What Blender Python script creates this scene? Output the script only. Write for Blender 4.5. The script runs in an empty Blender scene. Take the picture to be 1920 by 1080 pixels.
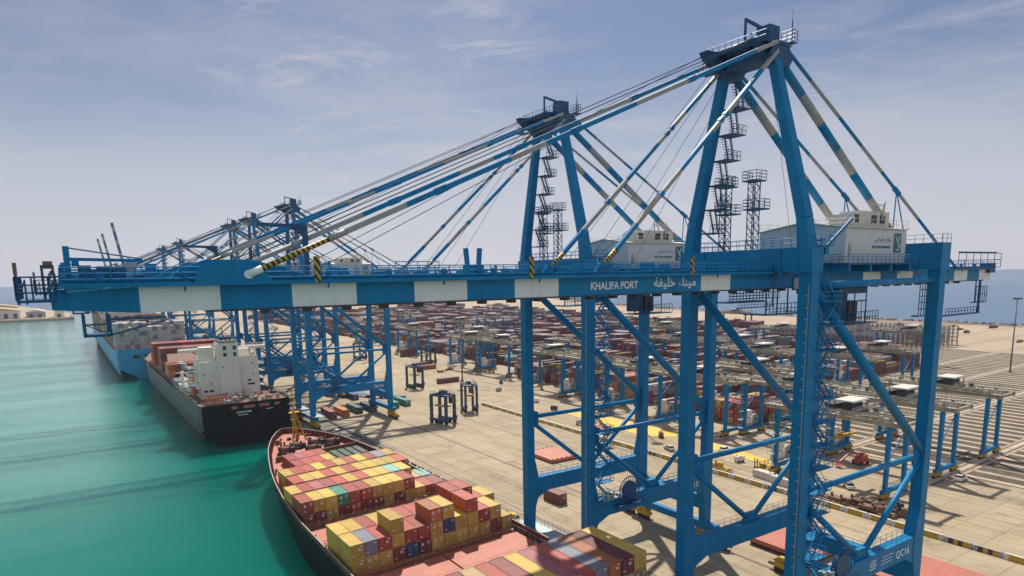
import bpy, math, random
from mathutils import Vector, Matrix
random.seed(7)
C = bpy.context.scene.collection
sc = bpy.context.scene
# ---------------------------------------------------------------- camera, sky, sun, exposure
# world axes: x = inland from the waterside crane rail, y = along the quay (away), z = up
FW = Vector((0.54759389, 0.82109823, -0.16105477)); RT = Vector((0.83028129, -0.55708084, -0.01714402)); UP = Vector((0.10379745, 0.1243328, 0.98679656))
cam = bpy.data.cameras.new('camera'); camo = bpy.data.objects.new('camera', cam); C.objects.link(camo)
m3 = Matrix((RT, UP, -FW)).transposed()
camo.matrix_world = Matrix.Translation((-72.15, 0, 53.42)) @ m3.to_4x4()
cam.sensor_width = 36; cam.lens = 36 * 1255.45 / 1920; cam.shift_y = 182.38 / 1920; cam.clip_start = .5; cam.clip_end = 60000
sc.camera = camo
AZ = math.radians(31); EL = math.radians(52)
SUN = Vector((math.sin(AZ) * math.cos(EL), math.cos(AZ) * math.cos(EL), math.sin(EL)))
w = bpy.data.worlds.new('World'); sc.world = w; w.use_nodes = True
nt = w.node_tree; nt.nodes.clear()
def wn(t, **k):
    n = nt.nodes.new(t)
    for a, b in k.items(): setattr(n, a, b)
    return n
out = wn('ShaderNodeOutputWorld'); bg = wn('ShaderNodeBackground'); sky = wn('ShaderNodeTexSky', sky_type='NISHITA')
sky.sun_disc = False; sky.sun_elevation = EL; sky.sun_rotation = AZ; sky.air_density = 1.0; sky.dust_density = 1.2; sky.ozone_density = 3.0; sky.altitude = 50
tc = wn('ShaderNodeTexCoord'); mp = wn('ShaderNodeMapping'); mp.inputs['Scale'].default_value = (1.0, 1.0, 4.2); mp.inputs['Rotation'].default_value = (0.10, -0.28, 0.5)
n1 = wn('ShaderNodeTexNoise'); n1.inputs['Scale'].default_value = 1.6; n1.inputs['Detail'].default_value = 9; n1.inputs['Roughness'].default_value = .58; n1.inputs['Distortion'].default_value = .45
cr = wn('ShaderNodeValToRGB'); cr.color_ramp.elements[0].position = .46; cr.color_ramp.elements[1].position = .70
cr.color_ramp.elements[0].color = (0, 0, 0, 1); cr.color_ramp.elements[1].color = (.62, .62, .62, 1)
hs = wn('ShaderNodeMix', data_type='RGBA', blend_type='MULTIPLY'); hs.inputs[0].default_value = 1; hs.inputs[7].default_value = (.75, .79, .89, 1)
mx = wn('ShaderNodeMix', data_type='RGBA'); mx.inputs[7].default_value = (7.6, 7.5, 8.4, 1)
L = nt.links.new
L(tc.outputs['Generated'], mp.inputs['Vector']); L(mp.outputs[0], n1.inputs['Vector']); L(n1.outputs[0], cr.inputs[0])
L(sky.outputs[0], hs.inputs[6]); L(hs.outputs[2], mx.inputs[6]); mpw = wn('ShaderNodeMapping'); mpw.inputs['Scale'].default_value = (2.2, 1.1, 9.0); mpw.inputs['Rotation'].default_value = (0.25, 0.22, -0.3); L(tc.outputs['Generated'], mpw.inputs['Vector'])
nw = wn('ShaderNodeTexNoise'); nw.inputs['Scale'].default_value = 2.1; nw.inputs['Detail'].default_value = 12; nw.inputs['Roughness'].default_value = .66; nw.inputs['Distortion'].default_value = 1.1; L(mpw.outputs[0], nw.inputs['Vector'])
rw = wn('ShaderNodeMapRange'); rw.inputs[1].default_value = .46; rw.inputs[2].default_value = .70; rw.inputs[4].default_value = 1.0; L(nw.outputs[0], rw.inputs[0])
ptch = wn('ShaderNodeTexNoise'); ptch.inputs['Scale'].default_value = 2.3; ptch.inputs['Detail'].default_value = 2; L(tc.outputs['Generated'], ptch.inputs['Vector']); pr = wn('ShaderNodeMapRange'); pr.inputs[1].default_value = .38; pr.inputs[2].default_value = .56; L(ptch.outputs[0], pr.inputs[0])
pm = wn('ShaderNodeMath', operation='MULTIPLY'); L(rw.outputs[0], pm.inputs[0]); L(pr.outputs[0], pm.inputs[1]); pmx = wn('ShaderNodeMath', operation='MAXIMUM'); L(pm.outputs[0], pmx.inputs[0]); L(cr.outputs[0], pmx.inputs[1])
L(pmx.outputs[0], mx.inputs[0])
# brightness added to the unseen sky behind the camera, fills the shaded faces
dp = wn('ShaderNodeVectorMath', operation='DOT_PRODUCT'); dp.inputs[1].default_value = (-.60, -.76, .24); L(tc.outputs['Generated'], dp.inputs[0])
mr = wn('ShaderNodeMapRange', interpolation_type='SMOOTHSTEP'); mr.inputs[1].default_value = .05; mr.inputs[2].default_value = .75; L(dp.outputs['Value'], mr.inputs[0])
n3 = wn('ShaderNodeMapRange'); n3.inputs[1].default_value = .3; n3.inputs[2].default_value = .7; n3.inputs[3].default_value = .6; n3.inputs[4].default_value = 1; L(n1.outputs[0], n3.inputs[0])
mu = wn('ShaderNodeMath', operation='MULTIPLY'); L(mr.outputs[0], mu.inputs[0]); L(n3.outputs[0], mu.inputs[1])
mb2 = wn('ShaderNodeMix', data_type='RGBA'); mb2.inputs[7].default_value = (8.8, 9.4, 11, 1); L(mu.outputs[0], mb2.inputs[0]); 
# pale band of humid air low over the horizon
sx = wn('ShaderNodeSeparateXYZ'); L(tc.outputs['Generated'], sx.inputs[0]); me_ = wn('ShaderNodeMapRange', interpolation_type='SMOOTHERSTEP'); me_.inputs[1].default_value = .36; me_.inputs[2].default_value = -.02; me_.inputs[4].default_value = .8; L(sx.outputs[2], me_.inputs[0])
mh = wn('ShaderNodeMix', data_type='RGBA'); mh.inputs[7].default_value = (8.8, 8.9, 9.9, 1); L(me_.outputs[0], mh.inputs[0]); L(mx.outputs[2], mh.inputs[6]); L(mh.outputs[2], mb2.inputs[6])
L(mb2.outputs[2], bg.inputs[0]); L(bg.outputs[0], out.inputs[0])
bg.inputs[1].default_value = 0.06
sl = bpy.data.lights.new('sun', 'SUN'); sl.energy = 4.6; sl.angle = math.radians(1.0); sl.color = (1, .93, .82)
so = bpy.data.objects.new('sun', sl); C.objects.link(so); so.rotation_euler = SUN.to_track_quat('Z', 'Y').to_euler()
sc.view_settings.view_transform = 'Standard'; sc.view_settings.look = 'None'; sc.view_settings.exposure = 0.27; sc.view_settings.gamma = 1
sc.cycles.max_bounces = 6; sc.cycles.volume_bounces = 0; sc.cycles.caustics_reflective = False; sc.cycles.caustics_refractive = False

# ---------------------------------------------------------------- helpers
def tag(o, label=None, cat=None, group=None, kind=None):
    if label: o['label'] = label
    if cat: o['category'] = cat
    if group: o['group'] = group
    if kind: o['kind'] = kind
    return o
def thing(name, label, cat, loc=(0, 0, 0), rz=0, group=None):
    o = bpy.data.objects.new(name, None); C.objects.link(o); o.location = loc; o.rotation_euler = (0, 0, rz); o.empty_display_size = .5
    return tag(o, label, cat, group)
def kids(o): return CH.get(o.name, [])
CH = {}
def setpar(c, p):
    c.parent = p; CH.setdefault(p.name, []).append(c)
def copy_tree(o, parent=None):
    c = o.copy(); C.objects.link(c)
    if parent: setpar(c, parent)
    for k in list(kids(o)): copy_tree(k, c)
    return c
class MB:
    def __init__(s): s.v = []; s.f = []; s.m = []; s.sm = []
    def face(s, idx, mi=0, sm=False): s.f.append(idx); s.m.append(mi); s.sm.append(sm)
    def hexa(s, pts, mi=0):
        b = len(s.v); s.v += [tuple(p) for p in pts]
        for q in ((3, 2, 1, 0), (4, 5, 6, 7), (0, 1, 5, 4), (1, 2, 6, 5), (2, 3, 7, 6), (3, 0, 4, 7)): s.face([b + i for i in q], mi)
        return s
    def box(s, x0, x1, y0, y1, z0, z1, mi=0):
        return s.hexa([(x0, y0, z0), (x1, y0, z0), (x1, y1, z0), (x0, y1, z0), (x0, y0, z1), (x1, y0, z1), (x1, y1, z1), (x0, y1, z1)], mi)
    def beam(s, p, q, w, h=None, mi=0, w2=None, h2=None):
        h = h or w; w2 = w2 or w; h2 = h2 or h
        p = Vector(p); q = Vector(q); d = (q - p)
        if d.length < 1e-6: return s
        d.normalize(); u = Vector((0, 0, 1))
        if abs(d.z) > .95: u = Vector((0, 1, 0))
        a = d.cross(u).normalized(); b = a.cross(d).normalized()
        P = [p - a * w / 2 - b * h / 2, p + a * w / 2 - b * h / 2, p + a * w / 2 + b * h / 2, p - a * w / 2 + b * h / 2]
        Q = [q - a * w2 / 2 - b * h2 / 2, q + a * w2 / 2 - b * h2 / 2, q + a * w2 / 2 + b * h2 / 2, q - a * w2 / 2 + b * h2 / 2]
        bb = len(s.v); s.v += [tuple(v) for v in P + Q]
        for f in ((0, 3, 2, 1), (4, 5, 6, 7), (0, 1, 5, 4), (1, 2, 6, 5), (2, 3, 7, 6), (3, 0, 4, 7)): s.face([bb + i for i in f][::-1], mi)
        return s
    def tube(s, p, q, r, mi=0, n=10, r2=None):
        r2 = r if r2 is None else r2
        p = Vector(p); q = Vector(q); d = (q - p)
        if d.length < 1e-6: return s
        d.normalize(); u = Vector((0, 0, 1)) if abs(d.z) < .9 else Vector((1, 0, 0))
        a = d.cross(u).normalized(); b = a.cross(d).normalized(); bb = len(s.v)
        for c, rr in ((p, r), (q, r2)):
            for i in range(n):
                t = 2 * math.pi * i / n; s.v.append(tuple(c + a * rr * math.cos(t) + b * rr * math.sin(t)))
        for i in range(n):
            j = (i + 1) % n; s.face([bb + j, bb + i, bb + n + i, bb + n + j], mi, n > 6)
        s.face([bb + i for i in range(n)], mi); s.face([bb + n + i for i in range(n)][::-1], mi)
        return s
    def seg(s, p, q, r, mats, lens, box=False, n=10):       # striped bar: mats cycle along given lengths
        p = Vector(p); q = Vector(q); D = (q - p).length; d = (q - p).normalized(); t = 0; i = 0
        while t < D - 1e-3:
            l = lens[i % len(lens)]; e = min(D, t + l)
            if D - e < .4: e = D
            (s.beam(p + d * t, p + d * e, 2 * r, 2 * r, mats[i % len(mats)]) if box else s.tube(p + d * t, p + d * e, r, mats[i % len(mats)], n))
            t = e; i += 1
        return s
    def prism(s, pts, y0, y1, mi=0, axis='y'):               # extrude polygon in xz along y (or xy along z)
        b = len(s.v); n = len(pts)
        for yy in (y0, y1):
            for a, c in pts: s.v.append((a, yy, c) if axis == 'y' else ((a, c, yy) if axis == 'z' else (yy, a, c)))
        s.face([b + i for i in range(n)], mi); s.face([b + n + i for i in range(n)][::-1], mi)
        for i in range(n):
            j = (i + 1) % n; s.face([b + j, b + i, b + n + i, b + n + j], mi)
        return s
    def rail(s, p, q, h=1.1, r=.035, step=1.6, mi=0, rails=(1., .5)):
        p = Vector(p); q = Vector(q); n = max(1, int((q - p).length / step))
        for i in range(n + 1):
            a = p.lerp(q, i / n); s.tube(a, a + Vector((0, 0, h)), r, mi, 4)
        for k in rails: s.tube(p + Vector((0, 0, h * k)), q + Vector((0, 0, h * k)), r, mi, 4)
        return s
    def build(s, name, mats, parent=None, loc=(0, 0, 0), rot=(0, 0, 0), fix=False):
        me = bpy.data.meshes.new(name); me.from_pydata(s.v, [], s.f)
        mats = mats if isinstance(mats, (list, tuple)) else [mats]
        for m in mats: me.materials.append(m)
        me.polygons.foreach_set('material_index', s.m); me.polygons.foreach_set('use_smooth', s.sm)
        me.update()
        o = bpy.data.objects.new(name, me); C.objects.link(o); o.location = loc; o.rotation_euler = rot
        if parent: setpar(o, parent)
        return o
def text_obj(name, body, size, mat, parent, loc, rot, depth=.02, sx=1.0, bold=0.0):
    c = bpy.data.curves.new(name, 'FONT'); c.body = body; c.size = size; c.extrude = depth; c.offset = bold; c.align_x = 'LEFT'
    o = bpy.data.objects.new('tmp', c); C.objects.link(o)
    dg = bpy.context.evaluated_depsgraph_get(); me = bpy.data.meshes.new_from_object(o.evaluated_get(dg))
    bpy.data.objects.remove(o); bpy.data.curves.remove(c)
    me.name = name; me.materials.clear(); me.materials.append(mat)
    o = bpy.data.objects.new(name, me); C.objects.link(o); o.location = loc; o.rotation_euler = rot; o.scale = (sx, 1, 1)
    if parent: setpar(o, parent)
    return o

def mat(name, col, rough=.5, metal=0, var=.12, vs=1.5, streak=0.0, dirt=(.16, .12, .08), bump=0, bs=40, spec=.5, corr=0, grime=0):
    m = bpy.data.materials.new(name); m.use_nodes = True; t = m.node_tree; N = t.nodes; b = N['Principled BSDF']
    b.inputs['Roughness'].default_value = rough; b.inputs['Metallic'].default_value = metal; b.inputs['Specular IOR Level'].default_value = spec
    tc = N.new('ShaderNodeTexCoord'); ns = N.new('ShaderNodeTexNoise'); ns.inputs['Scale'].default_value = vs; ns.inputs['Detail'].default_value = 6; ns.inputs['Roughness'].default_value = .65
    t.links.new(tc.outputs['Object'], ns.inputs['Vector'])
    mr = N.new('ShaderNodeMapRange'); mr.inputs[1].default_value = .3; mr.inputs[2].default_value = .7; mr.inputs[3].default_value = 1 - var; mr.inputs[4].default_value = 1 + var
    t.links.new(ns.outputs[0], mr.inputs[0])
    hv = N.new('ShaderNodeHueSaturation'); hv.inputs['Color'].default_value = (*col, 1); t.links.new(mr.outputs[0], hv.inputs['Value'])
    last = hv.outputs[0]
    if streak or grime:
        mpg = N.new('ShaderNodeMapping'); mpg.inputs['Scale'].default_value = (2.2, 2.2, .16) if streak else (1, 1, 1); t.links.new(tc.outputs['Object'], mpg.inputs['Vector'])
        n2 = N.new('ShaderNodeTexNoise'); n2.inputs['Scale'].default_value = 1.3; n2.inputs['Detail'].default_value = 8; t.links.new(mpg.outputs[0], n2.inputs['Vector'])
        r2 = N.new('ShaderNodeMapRange'); r2.inputs[1].default_value = .5; r2.inputs[2].default_value = .78; r2.inputs[4].default_value = max(streak, grime); t.links.new(n2.outputs[0], r2.inputs[0])
        mm = N.new('ShaderNodeMix'); mm.data_type = 'RGBA'; mm.inputs[7].default_value = (*dirt, 1); t.links.new(last, mm.inputs[6]); t.links.new(r2.outputs[0], mm.inputs[0]); last = mm.outputs[2]
    t.links.new(last, b.inputs['Base Color'])
    if name.startswith('container_'):
        oi = N.new('ShaderNodeObjectInfo'); m9 = N.new('ShaderNodeMapRange'); m9.inputs[3].default_value = .72; m9.inputs[4].default_value = 1.18; t.links.new(oi.outputs['Random'], m9.inputs[0])
        h9 = N.new('ShaderNodeHueSaturation'); t.links.new(last, h9.inputs['Color']); t.links.new(m9.outputs[0], h9.inputs['Value']); t.links.new(h9.outputs[0], b.inputs['Base Color'])
    if corr:
        wv = N.new('ShaderNodeTexWave'); wv.wave_type = 'BANDS'; wv.bands_direction = 'DIAGONAL'; wv.inputs['Scale'].default_value = corr
        sp = N.new('ShaderNodeMapping'); sp.inputs['Scale'].default_value = (1, 1, 0); t.links.new(tc.outputs['Object'], sp.inputs['Vector']); t.links.new(sp.outputs[0], wv.inputs['Vector'])
        bp = N.new('ShaderNodeBump'); bp.inputs['Strength'].default_value = .8; bp.inputs['Distance'].default_value = .05; t.links.new(wv.outputs['Fac'], bp.inputs['Height']); t.links.new(bp.outputs[0], b.inputs['Normal'])
    elif bump:
        nb = N.new('ShaderNodeTexNoise'); nb.inputs['Scale'].default_value = bs; nb.inputs['Detail'].default_value = 5; t.links.new(tc.outputs['Object'], nb.inputs['Vector'])
        bp = N.new('ShaderNodeBump'); bp.inputs['Strength'].default_value = bump; bp.inputs['Distance'].default_value = .03; t.links.new(nb.outputs[0], bp.inputs['Height']); t.links.new(bp.outputs[0], b.inputs['Normal'])
    return m
M = {}
M['blue'] = mat('crane_blue_paint', (.0, .185, .40), .5, spec=.22, var=.16, vs=.5, streak=.22, dirt=(.012, .075, .14))
M['navy'] = mat('dark_blue_paint', (.0, .075, .18), .5, var=.2)
M['white'] = mat('white_crane_paint', (.72, .74, .74), .5, var=.06, vs=.4, streak=.22, dirt=(.35, .33, .3))
M['cream'] = mat('weathered_cream_paint', (.60, .57, .50), .55, var=.1, streak=.35, dirt=(.3, .26, .2))
M['house'] = mat('machinery_house_white', (.62, .63, .65), .5, var=.05, vs=.3, streak=.15, dirt=(.4, .4, .4), corr=3.5)
M['slate'] = mat('dark_slate_blue_paint', (.03, .07, .13), .55, var=.3)
M['yellow'] = mat('machine_yellow', (.50, .30, .015), .5, var=.25, grime=.4, dirt=(.08, .06, .03))
M['dark'] = mat('dark_steel', (.035, .04, .05), .55, var=.3)
M['rubber'] = mat('tyre_rubber', (.02, .02, .022), .85, var=.2)
M['galv'] = mat('galvanised_grating', (.30, .34, .36), .5, var=.2, metal=.3)
M['grey'] = mat('grey_paint', (.34, .35, .36), .55, var=.12, grime=.2)
M['teal'] = mat('teal_logo_panel', (.005, .13, .18), .45, var=.06)
M['letter'] = mat('white_lettering', (.72, .74, .74), .5, var=.03)
M['greylet'] = mat('grey_lettering', (.25, .28, .32), .5, var=.03)
M['glass'] = mat('dark_window_glass', (.02, .03, .04), .12, var=.1, spec=.8)
M['brown'] = mat('rusty_rope_brown', (.18, .10, .06), .8, var=.3)
M['redp'] = mat('red_machine_paint', (.42, .06, .035), .5, var=.15, grime=.25)
M['deckred'] = mat('salmon_red_deck_paint', (.44, .135, .085), .62, var=.14, vs=.35, grime=.4, dirt=(.20, .075, .05))
M['hullblack'] = mat('black_hull_paint', (.010, .011, .014), .6, spec=.2, var=.3, vs=.2, streak=.35, dirt=(.05, .045, .04))
M['hullgrey'] = mat('weathered_grey_hull', (.065, .07, .08), .5, var=.2, vs=.15, streak=.7, dirt=(.15, .10, .085))
M['hullblue'] = mat('light_blue_hull', (.01, .30, .52), .45, var=.1, vs=.1, streak=.25, dirt=(.05, .13, .18))
M['bootred'] = mat('antifouling_red', (.20, .055, .045), .6, var=.2)
M['gunwale'] = mat('pale_gunwale', (.34, .31, .28), .6, var=.2)
M['greenh'] = mat('dark_green_hatch', (.02, .055, .035), .6, var=.3)
M['orange'] = mat('orange_paint', (.55, .16, .03), .5, var=.15)
M['shipwhite'] = mat('ship_superstructure_white', (.76, .72, .62), .5, var=.07, vs=.15, streak=.4, dirt=(.36, .28, .18))
M['pale'] = mat('pale_crane_deck', (.36, .335, .265), .7, var=.35, vs=.5, grime=.6, dirt=(.14, .12, .09))
M['greybeam'] = mat('grey_violet_steel', (.13, .125, .16), .6, var=.2)
M['rail'] = mat('rusty_rail_steel', (.13, .07, .05), .6, var=.2)
CONT = {'Y': (.60, .40, .075), 'R': (.42, .085, .055), 'M': (.27, .075, .065), 'N': (.20, .045, .045), 'G': (.05, .24, .16), 'B': (.03, .08, .18), 'E': (.24, .25, .30), 'O': (.50, .17, .06), 'C': (.25, .50, .44), 'T': (.45, .30, .14), 'W': (.52, .53, .52), 'P': (.40, .12, .13), 'S': (.10, .18, .30), 'K': (.04, .12, .10), 'X': (.40, .40, .38)}
CN = {'Y': 'yellow', 'R': 'red', 'M': 'maroon', 'N': 'dark maroon', 'G': 'green', 'B': 'dark blue', 'E': 'grey', 'O': 'orange', 'C': 'mint green', 'T': 'tan', 'W': 'white', 'P': 'pinkish red', 'S': 'steel blue', 'K': 'dark green', 'X': 'pale grey'}
for k, c in CONT.items():
    M['c' + k] = mat('container_' + CN[k].replace(' ', '_'), c, .55, var=.16, vs=.45, streak=.3, dirt=(c[0] * .45, c[1] * .45, c[2] * .5), corr=2.4)
def hazard():
    m = bpy.data.materials.new('yellow_black_hazard_stripes'); m.use_nodes = True; t = m.node_tree; b = t.nodes['Principled BSDF']; b.inputs['Roughness'].default_value = .5
    tc = t.nodes.new('ShaderNodeTexCoord'); mp = t.nodes.new('ShaderNodeMapping'); mp.inputs['Rotation'].default_value = (0, math.radians(35), 0)
    wv = t.nodes.new('ShaderNodeTexWave'); wv.bands_direction = 'X'; wv.inputs['Scale'].default_value = .8
    r = t.nodes.new('ShaderNodeValToRGB'); r.color_ramp.interpolation = 'CONSTANT'; r.color_ramp.elements[0].color = (.02, .02, .02, 1); r.color_ramp.elements[1].position = .5; r.color_ramp.elements[1].color = (.5, .34, .02, 1)
    t.links.new(tc.outputs['Object'], mp.inputs[0]); t.links.new(mp.outputs[0], wv.inputs['Vector']); t.links.new(wv.outputs['Fac'], r.inputs[0]); t.links.new(r.outputs[0], b.inputs['Base Color'])
    return m
M['hazard'] = hazard()

# ---------------------------------------------------------------- setting: water, land, markings
SEA = -3.2
def water_mat():
    m = bpy.data.materials.new('turquoise_harbour_water'); m.use_nodes = True; t = m.node_tree; N = t.nodes; b = N['Principled BSDF']; K = t.links.new
    tc = N.new('ShaderNodeTexCoord')
    a = N.new('ShaderNodeTexNoise'); a.inputs['Scale'].default_value = .006; a.inputs['Detail'].default_value = 5; K(tc.outputs['Object'], a.inputs['Vector'])
    r = N.new('ShaderNodeValToRGB'); r.color_ramp.elements[0].position = .35; r.color_ramp.elements[0].color = (.0, .115, .09, 1); r.color_ramp.elements[1].position = .65; r.color_ramp.elements[1].color = (.0, .17, .125, 1); K(a.outputs[0], r.inputs[0])
    # paler, streaky water away from the quay: sky reflection put into the colour
    sp0 = N.new('ShaderNodeSeparateXYZ'); K(tc.outputs['Object'], sp0.inputs[0]); m0 = N.new('ShaderNodeMapRange'); m0.interpolation_type = 'SMOOTHSTEP'; m0.inputs[1].default_value = -38; m0.inputs[2].default_value = -75; K(sp0.outputs[0], m0.inputs[0])
    m1 = N.new('ShaderNodeMapRange'); m1.interpolation_type = 'SMOOTHSTEP'; m1.inputs[1].default_value = 110; m1.inputs[2].default_value = 330; K(sp0.outputs[1], m1.inputs[0])
    mps = N.new('ShaderNodeMapping'); mps.inputs['Scale'].default_value = (.006, .03, 1); mps.inputs['Rotation'].default_value = (0, 0, .25); K(tc.outputs['Object'], mps.inputs[0]); ns = N.new('ShaderNodeTexNoise'); ns.inputs['Scale'].default_value = 1; ns.inputs['Detail'].default_value = 5; K(mps.outputs[0], ns.inputs['Vector'])
    m2 = N.new('ShaderNodeMapRange'); m2.inputs[1].default_value = .3; m2.inputs[2].default_value = .68; m2.inputs[3].default_value = .35; K(ns.outputs[0], m2.inputs[0])
    q1 = N.new('ShaderNodeMath'); q1.operation = 'MULTIPLY'; K(m0.outputs[0], q1.inputs[0]); K(m1.outputs[0], q1.inputs[1]); q2 = N.new('ShaderNodeMath'); q2.operation = 'MULTIPLY'; K(q1.outputs[0], q2.inputs[0]); K(m2.outputs[0], q2.inputs[1])
    rs = N.new('ShaderNodeMix'); rs.data_type = 'RGBA'; rs.inputs[7].default_value = (.17, .36, .32, 1); K(q2.outputs[0], rs.inputs[0]); K(r.outputs[0], rs.inputs[6])
    # open sea beyond the harbour is deeper blue
    sp = N.new('ShaderNodeSeparateXYZ'); K(tc.outputs['Object'], sp.inputs[0])
    mr = N.new('ShaderNodeMapRange'); mr.inputs[1].default_value = 250; mr.inputs[2].default_value = 500; K(sp.outputs[0], mr.inputs[0])
    mr2 = N.new('ShaderNodeMapRange'); mr2.inputs[1].default_value = 900; mr2.inputs[2].default_value = 1600; K(sp.outputs[1], mr2.inputs[0])
    mxx = N.new('ShaderNodeMath'); mxx.operation = 'MAXIMUM'; K(mr.outputs[0], mxx.inputs[0]); K(mr2.outputs[0], mxx.inputs[1])
    mix = N.new('ShaderNodeMix'); mix.data_type = 'RGBA'; mix.inputs[7].default_value = (.085, .13, .195, 1); K(mxx.outputs[0], mix.inputs[0]); K(rs.outputs[2], mix.inputs[6]); K(mix.outputs[2], b.inputs['Base Color']); spx = N.new('ShaderNodeMapRange'); spx.inputs[3].default_value = .14; spx.inputs[4].default_value = .0; K(mxx.outputs[0], spx.inputs[0]); K(spx.outputs[0], b.inputs['Specular IOR Level'])
    b.inputs['Subsurface Weight'].default_value = .7; b.inputs['Subsurface Radius'].default_value = (.5, 1, .95); b.inputs['Subsurface Scale'].default_value = 160; b.inputs['Roughness'].default_value = .07; b.inputs['IOR'].default_value = 1.33; b.inputs['Specular IOR Level'].default_value = .14
    mp = N.new('ShaderNodeMapping'); mp.inputs['Scale'].default_value = (.55, 1.1, 1); mp.inputs['Rotation'].default_value = (0, 0, .5); K(tc.outputs['Object'], mp.inputs[0])
    n1 = N.new('ShaderNodeTexNoise'); n1.inputs['Scale'].default_value = .42; n1.inputs['Detail'].default_value = 9; n1.inputs['Roughness'].default_value = .7; K(mp.outputs[0], n1.inputs['Vector'])
    n2 = N.new('ShaderNodeTexNoise'); n2.inputs['Scale'].default_value = .05; n2.inputs['Detail'].default_value = 3; K(mp.outputs[0], n2.inputs['Vector'])
    ad = N.new('ShaderNodeMath'); ad.operation = 'MULTIPLY_ADD'; ad.inputs[1].default_value = 3.; K(n2.outputs[0], ad.inputs[0]); K(n1.outputs[0], ad.inputs[2])
    bp = N.new('ShaderNodeBump'); bp.inputs['Strength'].default_value = .75; bp.inputs['Distance'].default_value = .22; K(ad.outputs[0], bp.inputs['Height']); K(bp.outputs[0], b.inputs['Normal'])
    return m
W = 22000
mb = MB(); mb.v = [(-W, -W, 0), (W, -W, 0), (W, W, 0), (-W, W, 0)]; mb.face([0, 1, 2, 3]); tag(mb.build('water', water_mat(), loc=(0, 0, SEA)), kind='structure')

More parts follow.
